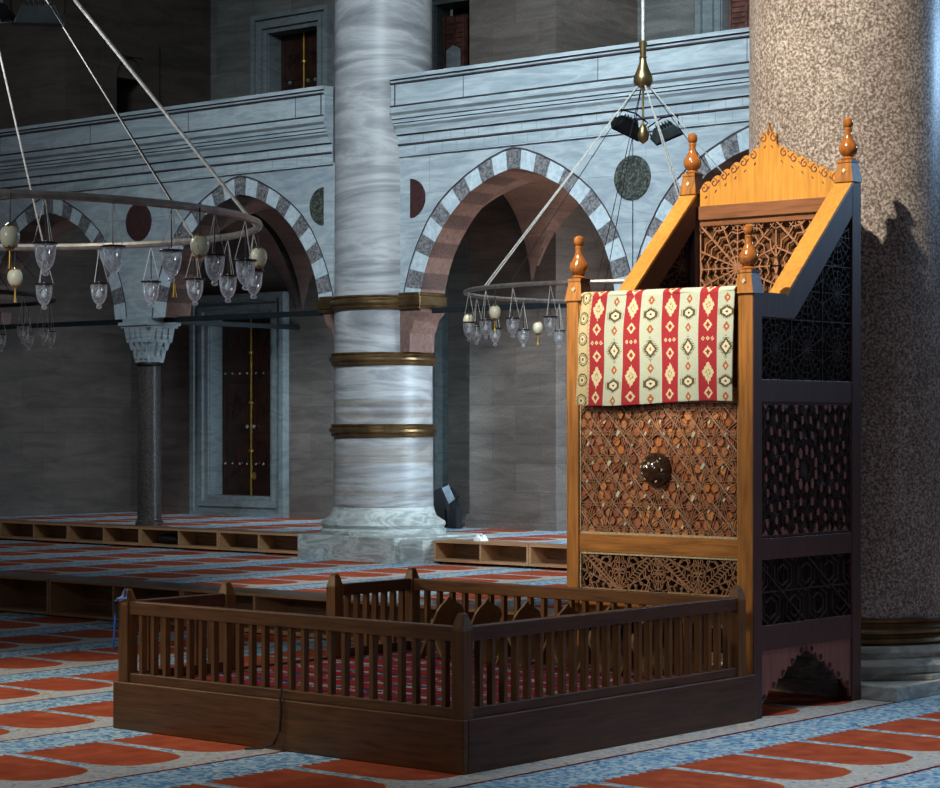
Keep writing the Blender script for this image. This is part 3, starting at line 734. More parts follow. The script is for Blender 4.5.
# ------------------------------------------------------------------ pulpit
pul = empty('pulpit', ((PX0+PX1)/2, (PY0+PY1)/2, 0), 'tall carved wooden mosque pulpit with star lattice panels, crested back and turned finials', 'pulpit')
def pp(b, name, m, **k): return b.build(name, m, pul, **k)
def clip(poly, p, q):
    t0, t1 = 0.0, 1.0; n = len(poly); dx, dy = q[0]-p[0], q[1]-p[1]
    area = sum(poly[i][0]*poly[(i+1) % n][1]-poly[(i+1) % n][0]*poly[i][1] for i in range(n))
    sg = 1 if area > 0 else -1
    for i in range(n):
        a, c = poly[i], poly[(i+1) % n]; nx, ny = -(c[1]-a[1])*sg, (c[0]-a[0])*sg
        num = (p[0]-a[0])*nx+(p[1]-a[1])*ny; den = dx*nx+dy*ny
        if abs(den) < 1e-12:
            if num < 0: return None
            continue
        t = -num/den
        if den > 0: t0 = max(t0, t)
        else: t1 = min(t1, t)
    if t1-t0 < 1e-4: return None
    return (p[0]+dx*t0, p[1]+dy*t0), (p[0]+dx*t1, p[1]+dy*t1)
def seg(b, mp, polys, p, q, w, d0, d1, mi=0):
    for poly in polys:
        r = clip(poly, p, q)
        if r: b.bar(mp, r[0], r[1], w, d0, d1, mi)
def rect(a, c, d, e): return [(a, d), (c, d), (c, e), (a, e)]
def rosettes(b, mp, polys, centers, R, w, d0, d1, rays=16, rings=(.28, .5, .72, .95), jag=True):
    for cx, cz in centers:
        for k in range(rays):
            a = 2*pi*k/rays; seg(b, mp, polys, (cx, cz), (cx+R*1.15*cos(a), cz+R*1.15*sin(a)), w, d0, d1+.001*(k % 2))
        for ri, rr in enumerate(rings):
            for k in range(rays):
                a = 2*pi*k/rays; c = 2*pi*(k+1)/rays; m = (a+c)/2; r1 = R*rr; r2 = R*(rr+.07 if jag else rr)
                seg(b, mp, polys, (cx+r1*cos(a), cz+r1*sin(a)), (cx+r2*cos(m), cz+r2*sin(m)), w*.9, d0, d1-.001)
                seg(b, mp, polys, (cx+r2*cos(m), cz+r2*sin(m)), (cx+r1*cos(c), cz+r1*sin(c)), w*.9, d0, d1-.001)
def pentagrid(b, mp, polys, c, step, w, d0, d1, ang0=0, fam=5, offs=(.2, .5, .8), R=2, dbl=0):
    for k in range(fam):
        a = ang0+pi*k/fam; ux, uy = cos(a), sin(a); nx, ny = -uy, ux; o = offs[k % len(offs)]
        for i in range(-30, 31):
            for dd in ((-dbl, dbl) if dbl else (0,)):
                t = (i+o)*step+dd; px, py = c[0]+nx*t, c[1]+ny*t
                seg(b, mp, polys, (px-ux*R, py-uy*R), (px+ux*R, py+uy*R), w, d0, d1+.0006*k)
# posts
b = MB(); b.box(PX0, PX0+.085, PY0, PY0+.09, 0, 2.31); pp(b, 'corner_post', 'oak', bevel=.004)
b = MB(); b.box(PX1-.10, PX1, PY0, PY0+.085, 0, 2.31); pp(b, 'corner_post', 'oak', bevel=.004)
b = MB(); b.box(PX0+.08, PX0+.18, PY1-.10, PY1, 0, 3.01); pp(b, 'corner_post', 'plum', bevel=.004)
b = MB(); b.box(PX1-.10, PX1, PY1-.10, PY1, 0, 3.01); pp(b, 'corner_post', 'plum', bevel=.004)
# dark sheet over the front post's shaded side, its shade put into the colour
b = MB(); b.box(PX1, PX1+.006, PY0+.002, PY0+.085, 0, 2.31); pp(b, 'post_shade', 'plum')
# front rails
for z0, z1 in ((.50, .645), (.868, .972), (1.725, 1.80), (2.23, 2.325)):
    b = MB(); b.box(PX0+.085, PX1-.10, PY0+.008, PY0+.06, z0, z1); pp(b, 'front_rail', 'oak_x', bevel=.003)
mF = mXZ(PY0+.03)
fx0, fx1 = PX0+.088, PX1-.103
def border(b, mp, a, c, d, e, w, d0, d1):
    for p, q in (((a, d), (c, d)), ((c, d), (c, e)), ((c, e), (a, e)), ((a, e), (a, d))): b.bar(mp, p, q, w, d0, d1)
b = MB(); border(b, mF, fx0, fx1, .978, 1.722, .012, 0, .016); border(b, mF, fx0, fx1, .652, .862, .012, 0, .016); pp(b, 'inlay_border', 'gold_border')
# star panel
b = MB(); b.prism(rect(fx0, fx1, .972, 1.728), mF, -.02, 0); b.prism(rect(fx0, fx1, 1.80, 2.23), mF, -.02, 0); pp(b, 'star_panel', 'panel_back')
rp = [rect(fx0+.01, fx1-.01, .988, 1.712)]
cxp, czp = -7.20, 1.345
tl = MB(); rnd = random.Random(5)
pal = [(.55, .20, .06), (.42, .14, .05), (.62, .26, .09), (.30, .10, .05), (.48, .20, .09), (.40, .16, .09)]
row = 0; z = .995
while z < 1.71:
    x = fx0+.02+(.029 if row % 2 else 0)
    while x < fx1-.015:
        nn = rnd.choice((5, 6, 6)); r = .024+rnd.random()*.005; a0 = rnd.random()*1.2
        jx, jz = (rnd.random()-.5)*.012, (rnd.random()-.5)*.012
        tl.prism([(x+jx+r*.9*cos(a0+2*pi*i/nn), z+jz+r*sin(a0+2*pi*i/nn)) for i in range(nn)], mF, 0, .008+rnd.random()*.003, 0, rnd.choice(pal))
        x += .0585
    z += .0505; row += 1
tl.build('tile_inlay', 'tile_col', pul)
b = MB(); pentagrid(b, mF, rp, (cxp, czp), .135, .0045, 0, .013, 0, 5, (.5, .27, .73, .31, .69), dbl=.0075)
# glints along the straps, put in as paler diagonal bars
for k in range(5):
    pass
for i in range(-6, 14):
    x = fx0-.3+.138*i; seg(b, mF, rp, (x, 1.75), (x+.72, .95), .0045, .010, .0165, 1)
pp(b, 'star_strapwork', ['lattice_brown', 'strap_glint'])
b = MB(); pts = [(165,152),(373,152),(422,152),(640,152),(228,208),(355,210),(437,212),(571,212),(710,213),(87,262),(292,268),(503,270),(723,272),(110,355),(187,355),(265,358),(612,363),(697,368),(83,445),(290,450),(503,458),(722,465),(228,505),(352,512),(435,512),(568,517),(705,520),(160,560),(370,568),(420,570),(637,578),(262,648),(522,655),(100,208),(640,262)]
for px, py in pts:
    u = fx0+(px-50)/715*(fx1-fx0); v = 1.722-(py-58)/(640)*.744
    s = .013 if (px, py) not in ((228,208),(571,212),(187,355),(612,363),(228,505),(568,517)) else .02
    b.prism([(u-s*.8, v-s*.4), (u-s*.1, v-s), (u+s*.8, v+s*.4), (u+s*.1, v+s)], mF, 0, .0165)
pp(b, 'white_inlay', 'inlay')
b = MB(); prof = [(.098, 0), (.096, .024), (.083, .053), (.058, .077), (.029, .088), (0, .093)]
vs = []; n = 24
for r, h in prof:
    for i in range(n): vs.append((cxp+r*cos(2*pi*i/n), PY0+.03-.012-h, czp+r*sin(2*pi*i/n)))
b.add(vs, [(j*n+i, j*n+(i+1) % n, (j+1)*n+(i+1) % n, (j+1)*n+i) for j in range(len(prof)-1) for i in range(n)])
boss = pp(b, 'boss', 'tortoise', smooth=True)
b = MB()
for a, r in ((2.2, .05), (2.9, .06), (1.6, .03), (3.5, .045), (2.6, .03), (4.1, .05), (.8, .055), (5.2, .06), (0, .06)):
    r *= 1.15; h = .093-(r/.098)**2*.058; cx, cz = cxp+r*cos(a), czp+r*sin(a); s = .010
    b.prism([(cx-s, cz), (cx, cz-s), (cx+s, cz), (cx, cz+s)], mXZ(PY0+.018), h-.02, h+.002)
b.build('boss_inlay', 'inlay', boss)
# low front lattice
b = MB(); rl = [rect(fx0, fx1, .65, .866)]
rosettes(b, mF, rl, [(fx0+.27, .66), (fx0+.81, .66), (fx0+.54, .875), (fx0, .875), (fx1, .875)], .29, .0065, -.012, .004, 16, (.2, .36, .52, .68, .84, 1.0))
seg(b, mF, rl, (fx0, .866), (fx0+.32, .62), .009, -.01, .008); seg(b, mF, rl, (fx0+.5, .866), (fx0+.86, .62), .009, -.01, .008)
pp(b, 'low_lattice', 'lattice_brown')
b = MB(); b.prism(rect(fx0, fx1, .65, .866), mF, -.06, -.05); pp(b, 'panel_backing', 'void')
# shaded side (+X)
mS = mYZ(PX1-.014); sy0, sy1 = PY0+.082, PY1-.10
sr = PX1
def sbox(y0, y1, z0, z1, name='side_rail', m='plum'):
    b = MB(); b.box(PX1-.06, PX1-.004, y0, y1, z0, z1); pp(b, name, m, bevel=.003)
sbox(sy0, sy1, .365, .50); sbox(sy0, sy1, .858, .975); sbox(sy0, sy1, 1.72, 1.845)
# top frame of side: flat part then slope (in Y,Z)
EL = (10.48, 2.31); TP = (11.20, 2.985)
for (X0, X1, m) in ((PX1-.115, PX1, 0), (PX0+.07, PX0+.18, 1)):
    mp = mYZ(0, 1)
    b = MB()
    b.prism([(sy0, 2.185), (10.56, 2.185), (11.19, 2.81), (11.19, 2.985), (10.48, 2.305), (sy0, 2.305)], lambda u, v, w: (w, u, v), X0, X1)
    pp(b, 'side_frame', 'plum')
    b = MB()
    b.prism([(10.475, 2.30), (11.195, 2.99), (11.185, 3.005), (10.465, 2.318)], lambda u, v, w: (w, u, v), X0-.003, X1+.002)
    pp(b, 'sloping_handrail', 'honey_y', bevel=.003)
    b = MB(); b.box(X0-.002, X1+.002, PY0+.08, 10.475, 2.305, 2.318); pp(b, 'arm_cap', 'plum')
# upper lattice polygon pieces
upper = [rect(sy0, sy1, 1.84, 2.19), [(10.56, 2.188), (sy1+.02, 2.188), (sy1+.02, 2.82)]]
b = MB()
cs = [(sy0+.165+.327*i, 2.015) for i in range(3)] + [(sy0+.165+.327*i, 2.345) for i in range(1, 3)] + [(sy0+.165+.327*2, 2.67)]
rosettes(b, mS, upper, cs, .165, .0035, -.008, .004, 16, (.28, .5, .75, .97))
for i in range(4): seg(b, mS, upper, (sy0+.327*i, 1.8), (sy0+.327*i, 3), .005, -.008, .006)
for z in (2.18, 2.5): seg(b, mS, upper, (sy0, z), (sy1+.02, z), .005, -.008, .006)
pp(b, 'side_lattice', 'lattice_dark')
b = MB()
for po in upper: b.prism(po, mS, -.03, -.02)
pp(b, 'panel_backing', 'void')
# middle side panel: star rosette with almond bosses
b = MB(); b.prism(rect(sy0, sy1, .97, 1.725), mS, -.025, -.006); sp_ = b
b = MB(); rm = [rect(sy0, sy1, .977, 1.72)]; mc = ((sy0+sy1)/2, 1.35)
pentagrid(b, mS, rm, mc, .098, .0028, -.006, .003, pi/10, 5, (.5,), dbl=.006); border(b, mS, sy0+.01, sy1-.01, .985, 1.712, .012, -.006, .006)
pp(b, 'star_strapwork', 'lattice_dark')
b = sp_
def almond(cx, cz, s, w):
    pts = [(cx+w*cos(t)*(1-.25*sin(t)), cz+s*sin(t)) for t in [2*pi*i/8 for i in range(8)]]; b.prism(pts, mS, -.008, .007, 1)
for k in range(10):
    a = 2*pi*(k+.5)/10
    almond(mc[0]+.105*cos(a), mc[1]+.105*sin(a), .032, .016)
rnd = random.Random(3)
for ring, (R, n) in enumerate(((.195, 10), (.275, 20), (.345, 20), (.42, 30), (.50, 30), (.58, 30))):
    for k in range(n):
        a = 2*pi*(k+(.5 if ring % 2 else 0))/n; x, z = mc[0]+R*cos(a), mc[1]+R*sin(a)
        if sy0+.03 < x < sy1-.03 and 1.01 < z < 1.69: almond(x, z, .024, .014)
for k in range(9):
    for z in (1.0, 1.70): 
        x = sy0+.06+k*.105; s = 1 if z < 1.3 else -1
        b.prism([(x-.03, z-s*.01), (x+.03, z-s*.01), (x, z+s*.02)], mS, -.008, .006, 1)
pp(b, 'side_star_panel', ['lattice_dark', 'plum_red'])
# lower side lattice: hexagon spirals and two diagonals
b = MB(); rz = [rect(sy0, sy1, .50, .858)]
seg(b, mS, rz, (sy0, .84), (sy0+.47, .50), .007, -.006, .008); seg(b, mS, rz, (sy0+.49, .86), (sy0+.99, .52), .007, -.006, .008)
seg(b, mS, rz, (sy0, .68), (sy1, .68), .006, -.008, .004)
for i in range(-1, 5):
    for j in range(0, 3):
        cx, cz = sy0+.12+.245*i+(.12 if j % 2 else 0), .59+.175*j
        for rr, gap in ((.10, 1), (.06, 2)):
            for k in range(6):
                if k == gap: continue
                a, c = pi/6+pi/3*k, pi/6+pi/3*(k+1); seg(b, mS, rz, (cx+rr*cos(a), cz+rr*sin(a)), (cx+rr*cos(c), cz+rr*sin(c)), .0055, -.008, .004)
for i in range(16):
    seg(b, mS, rz, (sy0+.065*i, .5), (sy0+.065*i, .86), .0035, -.012, -.004)
pp(b, 'side_lattice', 'lattice_dark')
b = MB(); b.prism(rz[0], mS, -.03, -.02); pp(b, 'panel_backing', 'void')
# scalloped apron
def apron(mp, a, c, zt, name, m):
    cx = (a+c)/2; hw = (c-a)/2; n = 5; N = 96
    def zl(t): return max(.03, .370-.28*t**1.12-.036*abs(sin(n*pi*t))**.6) if t < .97 else .03
    b = MB()
    for i in range(-N, N):
        x0, x1 = cx+hw*i/N, cx+hw*(i+1)/N
        b.prism([(x0, zl(abs(i/N))), (x1, zl(abs((i+1)/N))), (x1, zt), (x0, zt)], mp, -.012, .004)
    for sd in (-1, 1):
        for k in range(n):
            t = (k+.5)/n; g = (cx+sd*hw*t, zl(t)+.026)
            for i in range(8):
                a1, a2 = -pi/2+i*.8*sd, -pi/2+(i+1)*.8*sd; r1, r2 = .020-.002*i, .020-.002*(i+1)
                b.bar(mp, (g[0]+r1*cos(a1), g[1]+r1*sin(a1)), (g[0]+r2*cos(a2), g[1]+r2*sin(a2)), .006, .002, .010, 1)
    m = [m, 'plum']
    pp(b, name, m)
apron(mS, sy0, sy1, .385, 'carved_apron', 'plum_red')
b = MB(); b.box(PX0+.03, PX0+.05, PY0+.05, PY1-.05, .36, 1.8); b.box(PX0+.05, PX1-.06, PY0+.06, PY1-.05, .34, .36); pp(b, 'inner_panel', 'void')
# far side board with dark lattice, seen inside
mI = mYZ(PX0+.14)
upI = [rect(PY0+.085, PY1-.1, 1.8, 2.19), [(10.55, 2.188), (PY1-.1, 2.188), (PY1-.1, 2.81)]]
b = MB(); rosettes(b, mI, upI, [(10.4, 2.0), (10.72, 2.0), (11.04, 2.0), (10.85, 2.33), (11.1, 2.55)], .165, .006, -.006, .004, 16, (.28, .5, .75, .97)); pp(b, 'side_lattice', 'lattice_dark')
b = MB()
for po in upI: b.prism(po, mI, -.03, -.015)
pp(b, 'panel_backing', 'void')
b = MB(); b.box(PX0+.05, PX1-.06, PY0+.07, PY1-.05, 1.74, 1.77); pp(b, 'seat_floor', 'walnut')
# back: lattice, beam, crest
mK = mXZ(PY1-.06); bx0, bx1 = PX0+.19, PX1-.10
b = MB(); b.box(bx0, bx1, PY1-.085, PY1-.03, 2.84, 2.925); b.box(bx0, bx1, PY1-.07, PY1-.04, 2.80, 2.845); pp(b, 'back_beam', 'beam_wood', bevel=.004)
b = MB(); rb = [rect(bx0, bx1, 1.78, 2.80)]
cs = [(bx0+.27+.54*i, 2.54-.54*j) for i in range(2) for j in range(2)]
rosettes(b, mK, rb, cs, .27, .0085, -.012, .004, 16, (.22, .38, .56, .76, .95))
for i in range(3): seg(b, mK, rb, (bx0+.54*i, 1.78), (bx0+.54*i, 2.8), .009, -.012, .002)
for i in range(9):
    for z in (2.81, 2.27): rosettes(b, mK, rb, [(bx0+.135*i, z)], .05, .006, -.01, .002, 8, (.9,), False)
for c in cs:
    seg(b, mK, rb, (c[0]-.3, c[1]+.3), (c[0]+.3, c[1]-.3), .010, -.01, .008)
pp(b, 'back_lattice', 'lattice_wood')
b = MB(); b.box(bx0, bx1, PY1-.03, PY1-.015, 1.0, 2.82); pp(b, 'back_board', 'walnut')
cxk = (bx0+bx1)/2; hwk = (bx1-bx0)/2
mC = mXZ(PY1-.055); b = MB(); n = 7; N = 180
def crest(t):
    v = 3.03+.245*(1-t)**1.12+.026*abs(sin(n*pi*min(1, t*1.02+.0)))**.55
    if t < .115:
        v = max(3.285, 3.30+.035*sqrt(max(0, 1-((t-.075)/.045)**2)))
        if t < .045: v = max(v, 3.395-.07*(t/.045)**.7)
    return v
for i in range(-N, N):
    x0, x1 = cxk+hwk*i/N, cxk+hwk*(i+1)/N
    b.prism([(x0, 2.925), (x1, 2.925), (x1, crest(abs((i+1)/N))), (x0, crest(abs(i/N)))], mC, -.012, .012)
for sd in (1, -1):
    for k in range(n):
        t = (k+.55)/n; cc = (cxk+sd*hwk*t, crest(t)-.032)
        for i in range(9):
            a1, a2 = pi/2+i*.75*sd, pi/2+(i+1)*.75*sd; r1, r2 = .028-.0023*i, .028-.0023*(i+1)
            b.bar(mC, (cc[0]+r1*cos(a1), cc[1]+r1*sin(a1)), (cc[0]+r2*cos(a2), cc[1]+r2*sin(a2)), .006, .008, .0155, 1)
        for (dx, dz) in ((.03, -.02), (-.02, -.045)):
            b.bar(mC, (cc[0]+sd*dx, cc[1]+dz), (cc[0]+sd*(dx+.012), cc[1]+dz-.014), .006, .008, .0155, 1)
b.prism([(cxk-.009, 3.335), (cxk, 3.315), (cxk+.009, 3.335), (cxk, 3.37)], mC, .008, .0145, 1)
pp(b, 'crest_board', ['honey', 'plum_red'])
# plinths and finials on the four corners
def finial(x, y, z, m='honey'):
    b = MB(); b.taper(x, y, z, z+.115, .062, .055, .042, .042); b.box(x-.047, x+.047, y-.047, y+.047, z+.112, z+.128)
    b.mi[3] = b.mi[9] = 1  # side faces in darker wood: their shade put into the colour
    ped = pp(b, 'finial_base', ['oak', 'plum'])
    k = MB(); s = .012; k.prism([(x-s, z+.065), (x, z+.065-s*1.2), (x+s, z+.065), (x, z+.065+s*1.2)], mXZ(y-.05), -.01, .004); k.build('inlay', 'inlay', ped)
    b = MB(); b.lathe([(.036, .128), (.042, .136), (.034, .144), (.028, .15), (.046, .165), (.056, .19), (.052, .215), (.036, .24), (.024, .265), (.02, .29), (.023, .31), (.018, .318), (.026, .326), (.031, .345), (.027, .365), (.014, .376), (0, .379)], (x, y, z), 28)
    pp(b, 'finial', 'finial_wood', smooth=True)
finial(PX0+.055, PY0+.045, 2.31); finial(PX1-.052, PY0+.043, 2.31)
finial(PX0+.13, PY1-.06, 3.0); finial(PX1-.05, PY1-.06, 3.0)

# ------------------------------------------------------------------ woven textile over the front
def motif(s, t):
    """s 0..720 across, t 0..500 down"""
    red = (.36, .035, .045); pale = (.50, .57, .46); cream = (.66, .60, .38); dark = (.10, .085, .05); org = (.40, .13, .05)
    def dia(cx, cy, a, b_): return abs(s-cx)/a+abs(t-cy)/b_
    if s < 62:
        c = (.55, .48, .28)
        for k in range(6):
            d = hypot((s-32)/24, (t-40-88*k)/30)
            if .75 < d < .95 or d < .22: c = dark
            elif d < .5: c = (.66, .6, .38)
            elif .5 <= d < .62: c = (.22, .18, .1)
        if int(s/9)+int(t/9) & 1 and abs(s-32) > 20: c = tuple(v*.75 for v in c)
        return c
    edges = [62, 133, 222, 300, 396, 474, 569, 652, 730]
    i = 0
    while i < 7 and s > edges[i+1]: i += 1
    cx = (edges[i]+edges[i+1])/2
    if i % 2 == 0:
        c = red
        for cy in (90, 378):
            d = dia(cx, cy, 27, 47)
            q = abs(s-cx)/27+abs(t-cy-((int(s) % 9)-4))/47
            if q < 1: c = cream
            if .25 < d < .42 and (int(s/5)+int(t/5)) % 2: c = dark
        for cy in (10, 175, 290, 465):
            d = dia(cx, cy, 20, 26)
            if .5 < d < 1: c = cream
        for k in (-20, 0, 20):
            d = dia(cx+k, 233, 8, 10)
            if .35 < d < 1: c = cream
        return c
    c = pale
    for cy in (60, 183, 350, 480):
        d = dia(cx, cy, 15, 22)
        if d < 1: c = org if d > .35 else cream
    for cy in (120, 415):
        d = max(abs(s-cx)/30, (abs(s-cx)*.6+abs(t-cy))/28)
        if d < 1: c = dark if d > .62 else ((.7, .68, .5) if d > .2 else dark)
        elif d < 1.25 and int(s/4) % 2: c = (.3, .28, .17)
    d = dia(cx, 268, 34, 48)
    if d < .85: c = dark if d > .55 else ((.7, .68, .5) if d > .18 else org)
    elif d < 1.15 and int(t/4) % 2: c = (.22, .2, .12)
    return c
b = MB(); NU, NVV = 240, 210; cx0, cx1 = -7.705, -6.655
path = []  # (y, z) along the cloth, inside -> over the top -> down the front
tot = .13+.10+.61
for j in range(NVV+1):
    d = tot*j/NVV
    if d < .13: path.append((PY0+.075, 2.20+d))
    elif d < .23:
        a = (d-.13)/.10*pi; path.append((PY0+.0225+.0525*cos(a), 2.33+.025*sin(a)))
    else: path.append((PY0-.03-.02*sin((d-.23)/.61*2.4), 2.33-(d-.23)))
vs = []
for j, (y, z) in enumerate(path):
    d = tot*j/NVV; dn = max(0, d-.23)/.61
    for i in range(NU+1):
        u = i/NU; x = cx0+(cx1-cx0)*u - .016*dn*(1-u)**2 + .006*sin(9*dn+2)*(1-u)
        wav = .006*sin(u*17+dn*2)+.004*sin(u*41+1)*dn+.010*dn*sin(u*6.5+.6)
        zz = z-.012*dn*sin(u*5+1)-.008*dn*sin(u*pi*1.2)-.004*u
        edge = -.018*max(0, 1-u/.06)**2 if dn > 0 else 0
        vs.append((x, y-(wav if dn > 0 else 0)-edge*1.0-.004, zz))
fs = []
for j in range(NVV):
    for i in range(NU):
        b.f.append((j*(NU+1)+i, j*(NU+1)+i+1, (j+1)*(NU+1)+i+1, (j+1)*(NU+1)+i)); b.mi.append(0)
        d = tot*(j+.5)/NVV; b.fc.append(motif(720*(i+.5)/NU, (d-.19)/.65*500))
b.v = vs
o = b.build('woven_cloth', 'textile', label='red and pale green striped woven cloth draped over the pulpit front', cat='cloth')
md = o.modifiers.new('s', 'SOLIDIFY'); md.thickness = .006; md.offset = 0
for p in o.data.polygons: p.use_smooth = True

# ------------------------------------------------------------------ chandeliers
def ring_pt(c, R, deg, z): return (c[0]+R*cos(radians(deg)), c[1]+R*sin(radians(deg)), z)
def chandelier(c, z, hubz, label, cabs, ring_r=.016, dark_ring=None, bright=None):
    e = empty('chandelier', (c[0], c[1], z), label, 'chandelier')
    R = 1.285
    b = MB(); b.tube([ring_pt(c, R, 360*i/96, z) for i in range(96)], ring_r, 8, closed=True); b.build('ring', dark_ring or 'ring_grey', e, smooth=True)
    hub = (c[0], c[1], hubz)
    b = MB(); b.lathe([(0, -.10), (.05, -.085), (.072, -.05), (.068, -.01), (.045, .04), (.028, .09), (.024, .12), (.03, .13), (.022, .14), (.026, .2), (.03, .235), (.02, .25), (0, .25)], hub, 24); b.build('hub', 'brass', e, smooth=True)
    b = MB(); b.tube([(c[0], c[1], hubz+.24), (c[0], c[1], hubz+4)], .012, 6); b.build('suspension_rod', 'cable', e)
    for a, kind in cabs:
        p = ring_pt(c, R, a, z+.01); q = (c[0]+.03*cos(radians(a)), c[1]+.03*sin(radians(a)), hubz-.06)
        m = 'cable_dark' if kind == 'd' else 'cable'
        off = Vector((-sin(radians(a)), cos(radians(a)), 0))*.022
        b = MB()
        if kind == '2':
            b.tube([Vector(q), Vector(p)+off], .005, 5); b.tube([Vector(q), Vector(p)-off], .005, 5)
        else: b.tube([q, p], {'b': .0085, 'd': .003}.get(kind, .0045), 6)
        b.build('cable', m, e)
    b = MB(); b.tube([(c[0], c[1], hubz-.1), (c[0], c[1], hubz-.42)], .008, 6); b.lathe([(0, -.08), (.035, -.05), (.045, -.01), (.03, .04), (.012, .07), (0, .07)], (c[0], c[1], hubz-.42), 18)
    b.build('drop_ornament', 'brass', e, smooth=True)
    return e
LC, RC, FC = (-7.665, 5.699), (-9.372, 13.028), (-13.856, 9.632)
ZL, ZR, ZF = 2.445, 2.55, 2.53
chandelier(LC, ZL, 4.05, 'large ring chandelier at the left, its near rim dark and far rim grey', [(53.4, 'b'), (85.5, '1'), (124, '1'), (3.5, 'd'), (160, '1'), (215, '1'), (260, '1'), (310, '1')])
chandelier(RC, ZR, 4.12, 'ring chandelier hanging behind the pulpit under a brass hub', [(247.6, '2'), (182.6, 'd'), (292, 'd'), (325, '2'), (140, 'd'), (100, '1'), (20, '1'), (60, 'd')])
chandelier(FC, ZF, 4.1, 'distant dark ring chandelier at the far left edge', [(60, 'd'), (10, 'd'), (120, 'd'), (200, 'd')], dark_ring='iron')

def lamp_master(H=.165, q=.86):
    S = lambda P: [(r*q, z*q) for r, z in P]
    e = empty('glass_lamp', (0, 0, 0))
    b = MB(); b.lathe(S([(.0455, 0), (.046, -.02), (.044, -.05), (.038, -.08), (.027, -.103), (.014, -.116), (.008, -.121)]), W0, 24, cap=False)
    bowl = b.build('glass_bowl', 'lamp_glass', e, smooth=True)
    b = MB(); b.lathe(S([(0, -.118), (.012, -.121), (.017, -.130), (.012, -.139), (0, -.142)]), W0, 14); b.build('glass_knob', 'lamp_glass', bowl, smooth=True)
    b = MB(); b.lathe(S([(.02, .004), (.054, .004), (.056, 0), (.054, -.005), (.044, -.005), (.02, 0)]), W0, 24, cap=False); b.build('rim', 'rim_dark', e, smooth=True)
    b = MB(); b.lathe(S([(0, -.08), (.012, -.073), (.017, -.056), (.010, -.04), (.004, -.03), (.004, .01), (0, .01)]), W0, 12); b.build('bulb', 'tissue', e, smooth=True)
    for k in range(3):
        a = 2*pi*k/3+.5; b = MB(); b.tube([(.05*q*cos(a), .05*q*sin(a), .004), (0, 0, H)], .0014, 5); b.build('chain', 'cable', e)
    b = MB(); b.tube([(0, 0, .0), (0, 0, H)], .0026, 6); b.build('stem', 'cable_dark', e)
    return e
def dup_tree(o, parent=None):
    c = o.copy(); COL.objects.link(c)
    if parent is not None: c.parent = parent
    for ch in list(o.children):
        dup_tree(ch, c)
    return c
MASTERS = {}
def lamp(c, R, deg, z, label, group, rot=0, sc=1.0):
    key = .165 if c is LC else .215
    if key in MASTERS: o = dup_tree(MASTERS[key])
    else: o = MASTERS[key] = lamp_master(key, .86 if c is LC else .95)
    x, y, _ = ring_pt(c, 1.285, deg, z); o.location = (x, y, z-key-.012); o.rotation_euler = (0, 0, rot)
    nm(o, label, 'lamp', group)
G1, G2, G3 = 'glass lamps on the large left chandelier', 'glass lamps on the chandelier behind the pulpit', 'glass lamps on the distant far left chandelier'
near = ['clear glass lamp hanging above another in front of the left arch crown', 'clear glass lamp on near rim just under the maroon roundel', 'clear glass lamp with brass tassel on near rim above the slim column', 'clear glass lamp on near rim between the two eggs', 'largest clear glass lamp at right tip of left chandelier, before an egg']
for a, l in zip((338.5, 350.7, 3.2, 15.3, 28.6), near): lamp(LC, 1.3, a, ZL, l, G1, rot=a)
farl = ['clear glass lamp on far rim directly below the lamp at the left arch', 'clear glass lamp on far rim over the dark left bay, touching a nearer lamp', 'small clear glass lamp on far rim above the carved capital', 'small clear glass lamp hanging directly below the middle ostrich egg', 'small clear glass lamp on far rim in front of the dark doorway arch', 'glass lamp on far rim, rightmost of the large left chandelier']
for a, l in zip((123.9, 111.4, 98.3, 85.3, 72.7, 57), farl): lamp(LC, 1.3, a, ZL, l, G1, rot=a)
rn = ['nearest glass lamp at the left tip of the chandelier behind the pulpit', 'glass lamp just left of the upper ostrich egg on the chandelier behind the pulpit', 'glass lamp right of the upper ostrich egg on the chandelier behind the pulpit', 'glass lamp overlapping the right ostrich egg near the pulpit post']
for a, l in zip((232.2, 247.6, 262.0, 276.7), rn): lamp(RC, 1.3, a, ZR, l, G2, rot=a, sc=1.08)
rf = ['glass lamp half hidden behind the left tip lamp of the chandelier behind the pulpit', 'small glass lamp directly under the upper ostrich egg', 'small glass lamp on far rim of the middle chandelier with nothing overlapping its right side', 'small glass lamp closest to the left front post of the pulpit']
for a, l in zip((199.4, 185.8, 171.1, 156.0), rf): lamp(RC, 1.3, a, ZR, l, G2, rot=a, sc=1.08)
fl = ['distant glass lamp cut by the left picture edge', 'distant glass lamp behind the brass tassel of the lower left egg', 'distant glass lamp second from the right on the far left chandelier', 'distant glass lamp tucked behind another on the far left chandelier', 'distant glass lamp at the right tip of the far left chandelier']
for a, l in zip((98.3, 16.8, 30.2, 83.2, 64.0), fl): lamp(FC, 1.3, a, ZF, l, G3, rot=a, sc=1.05)

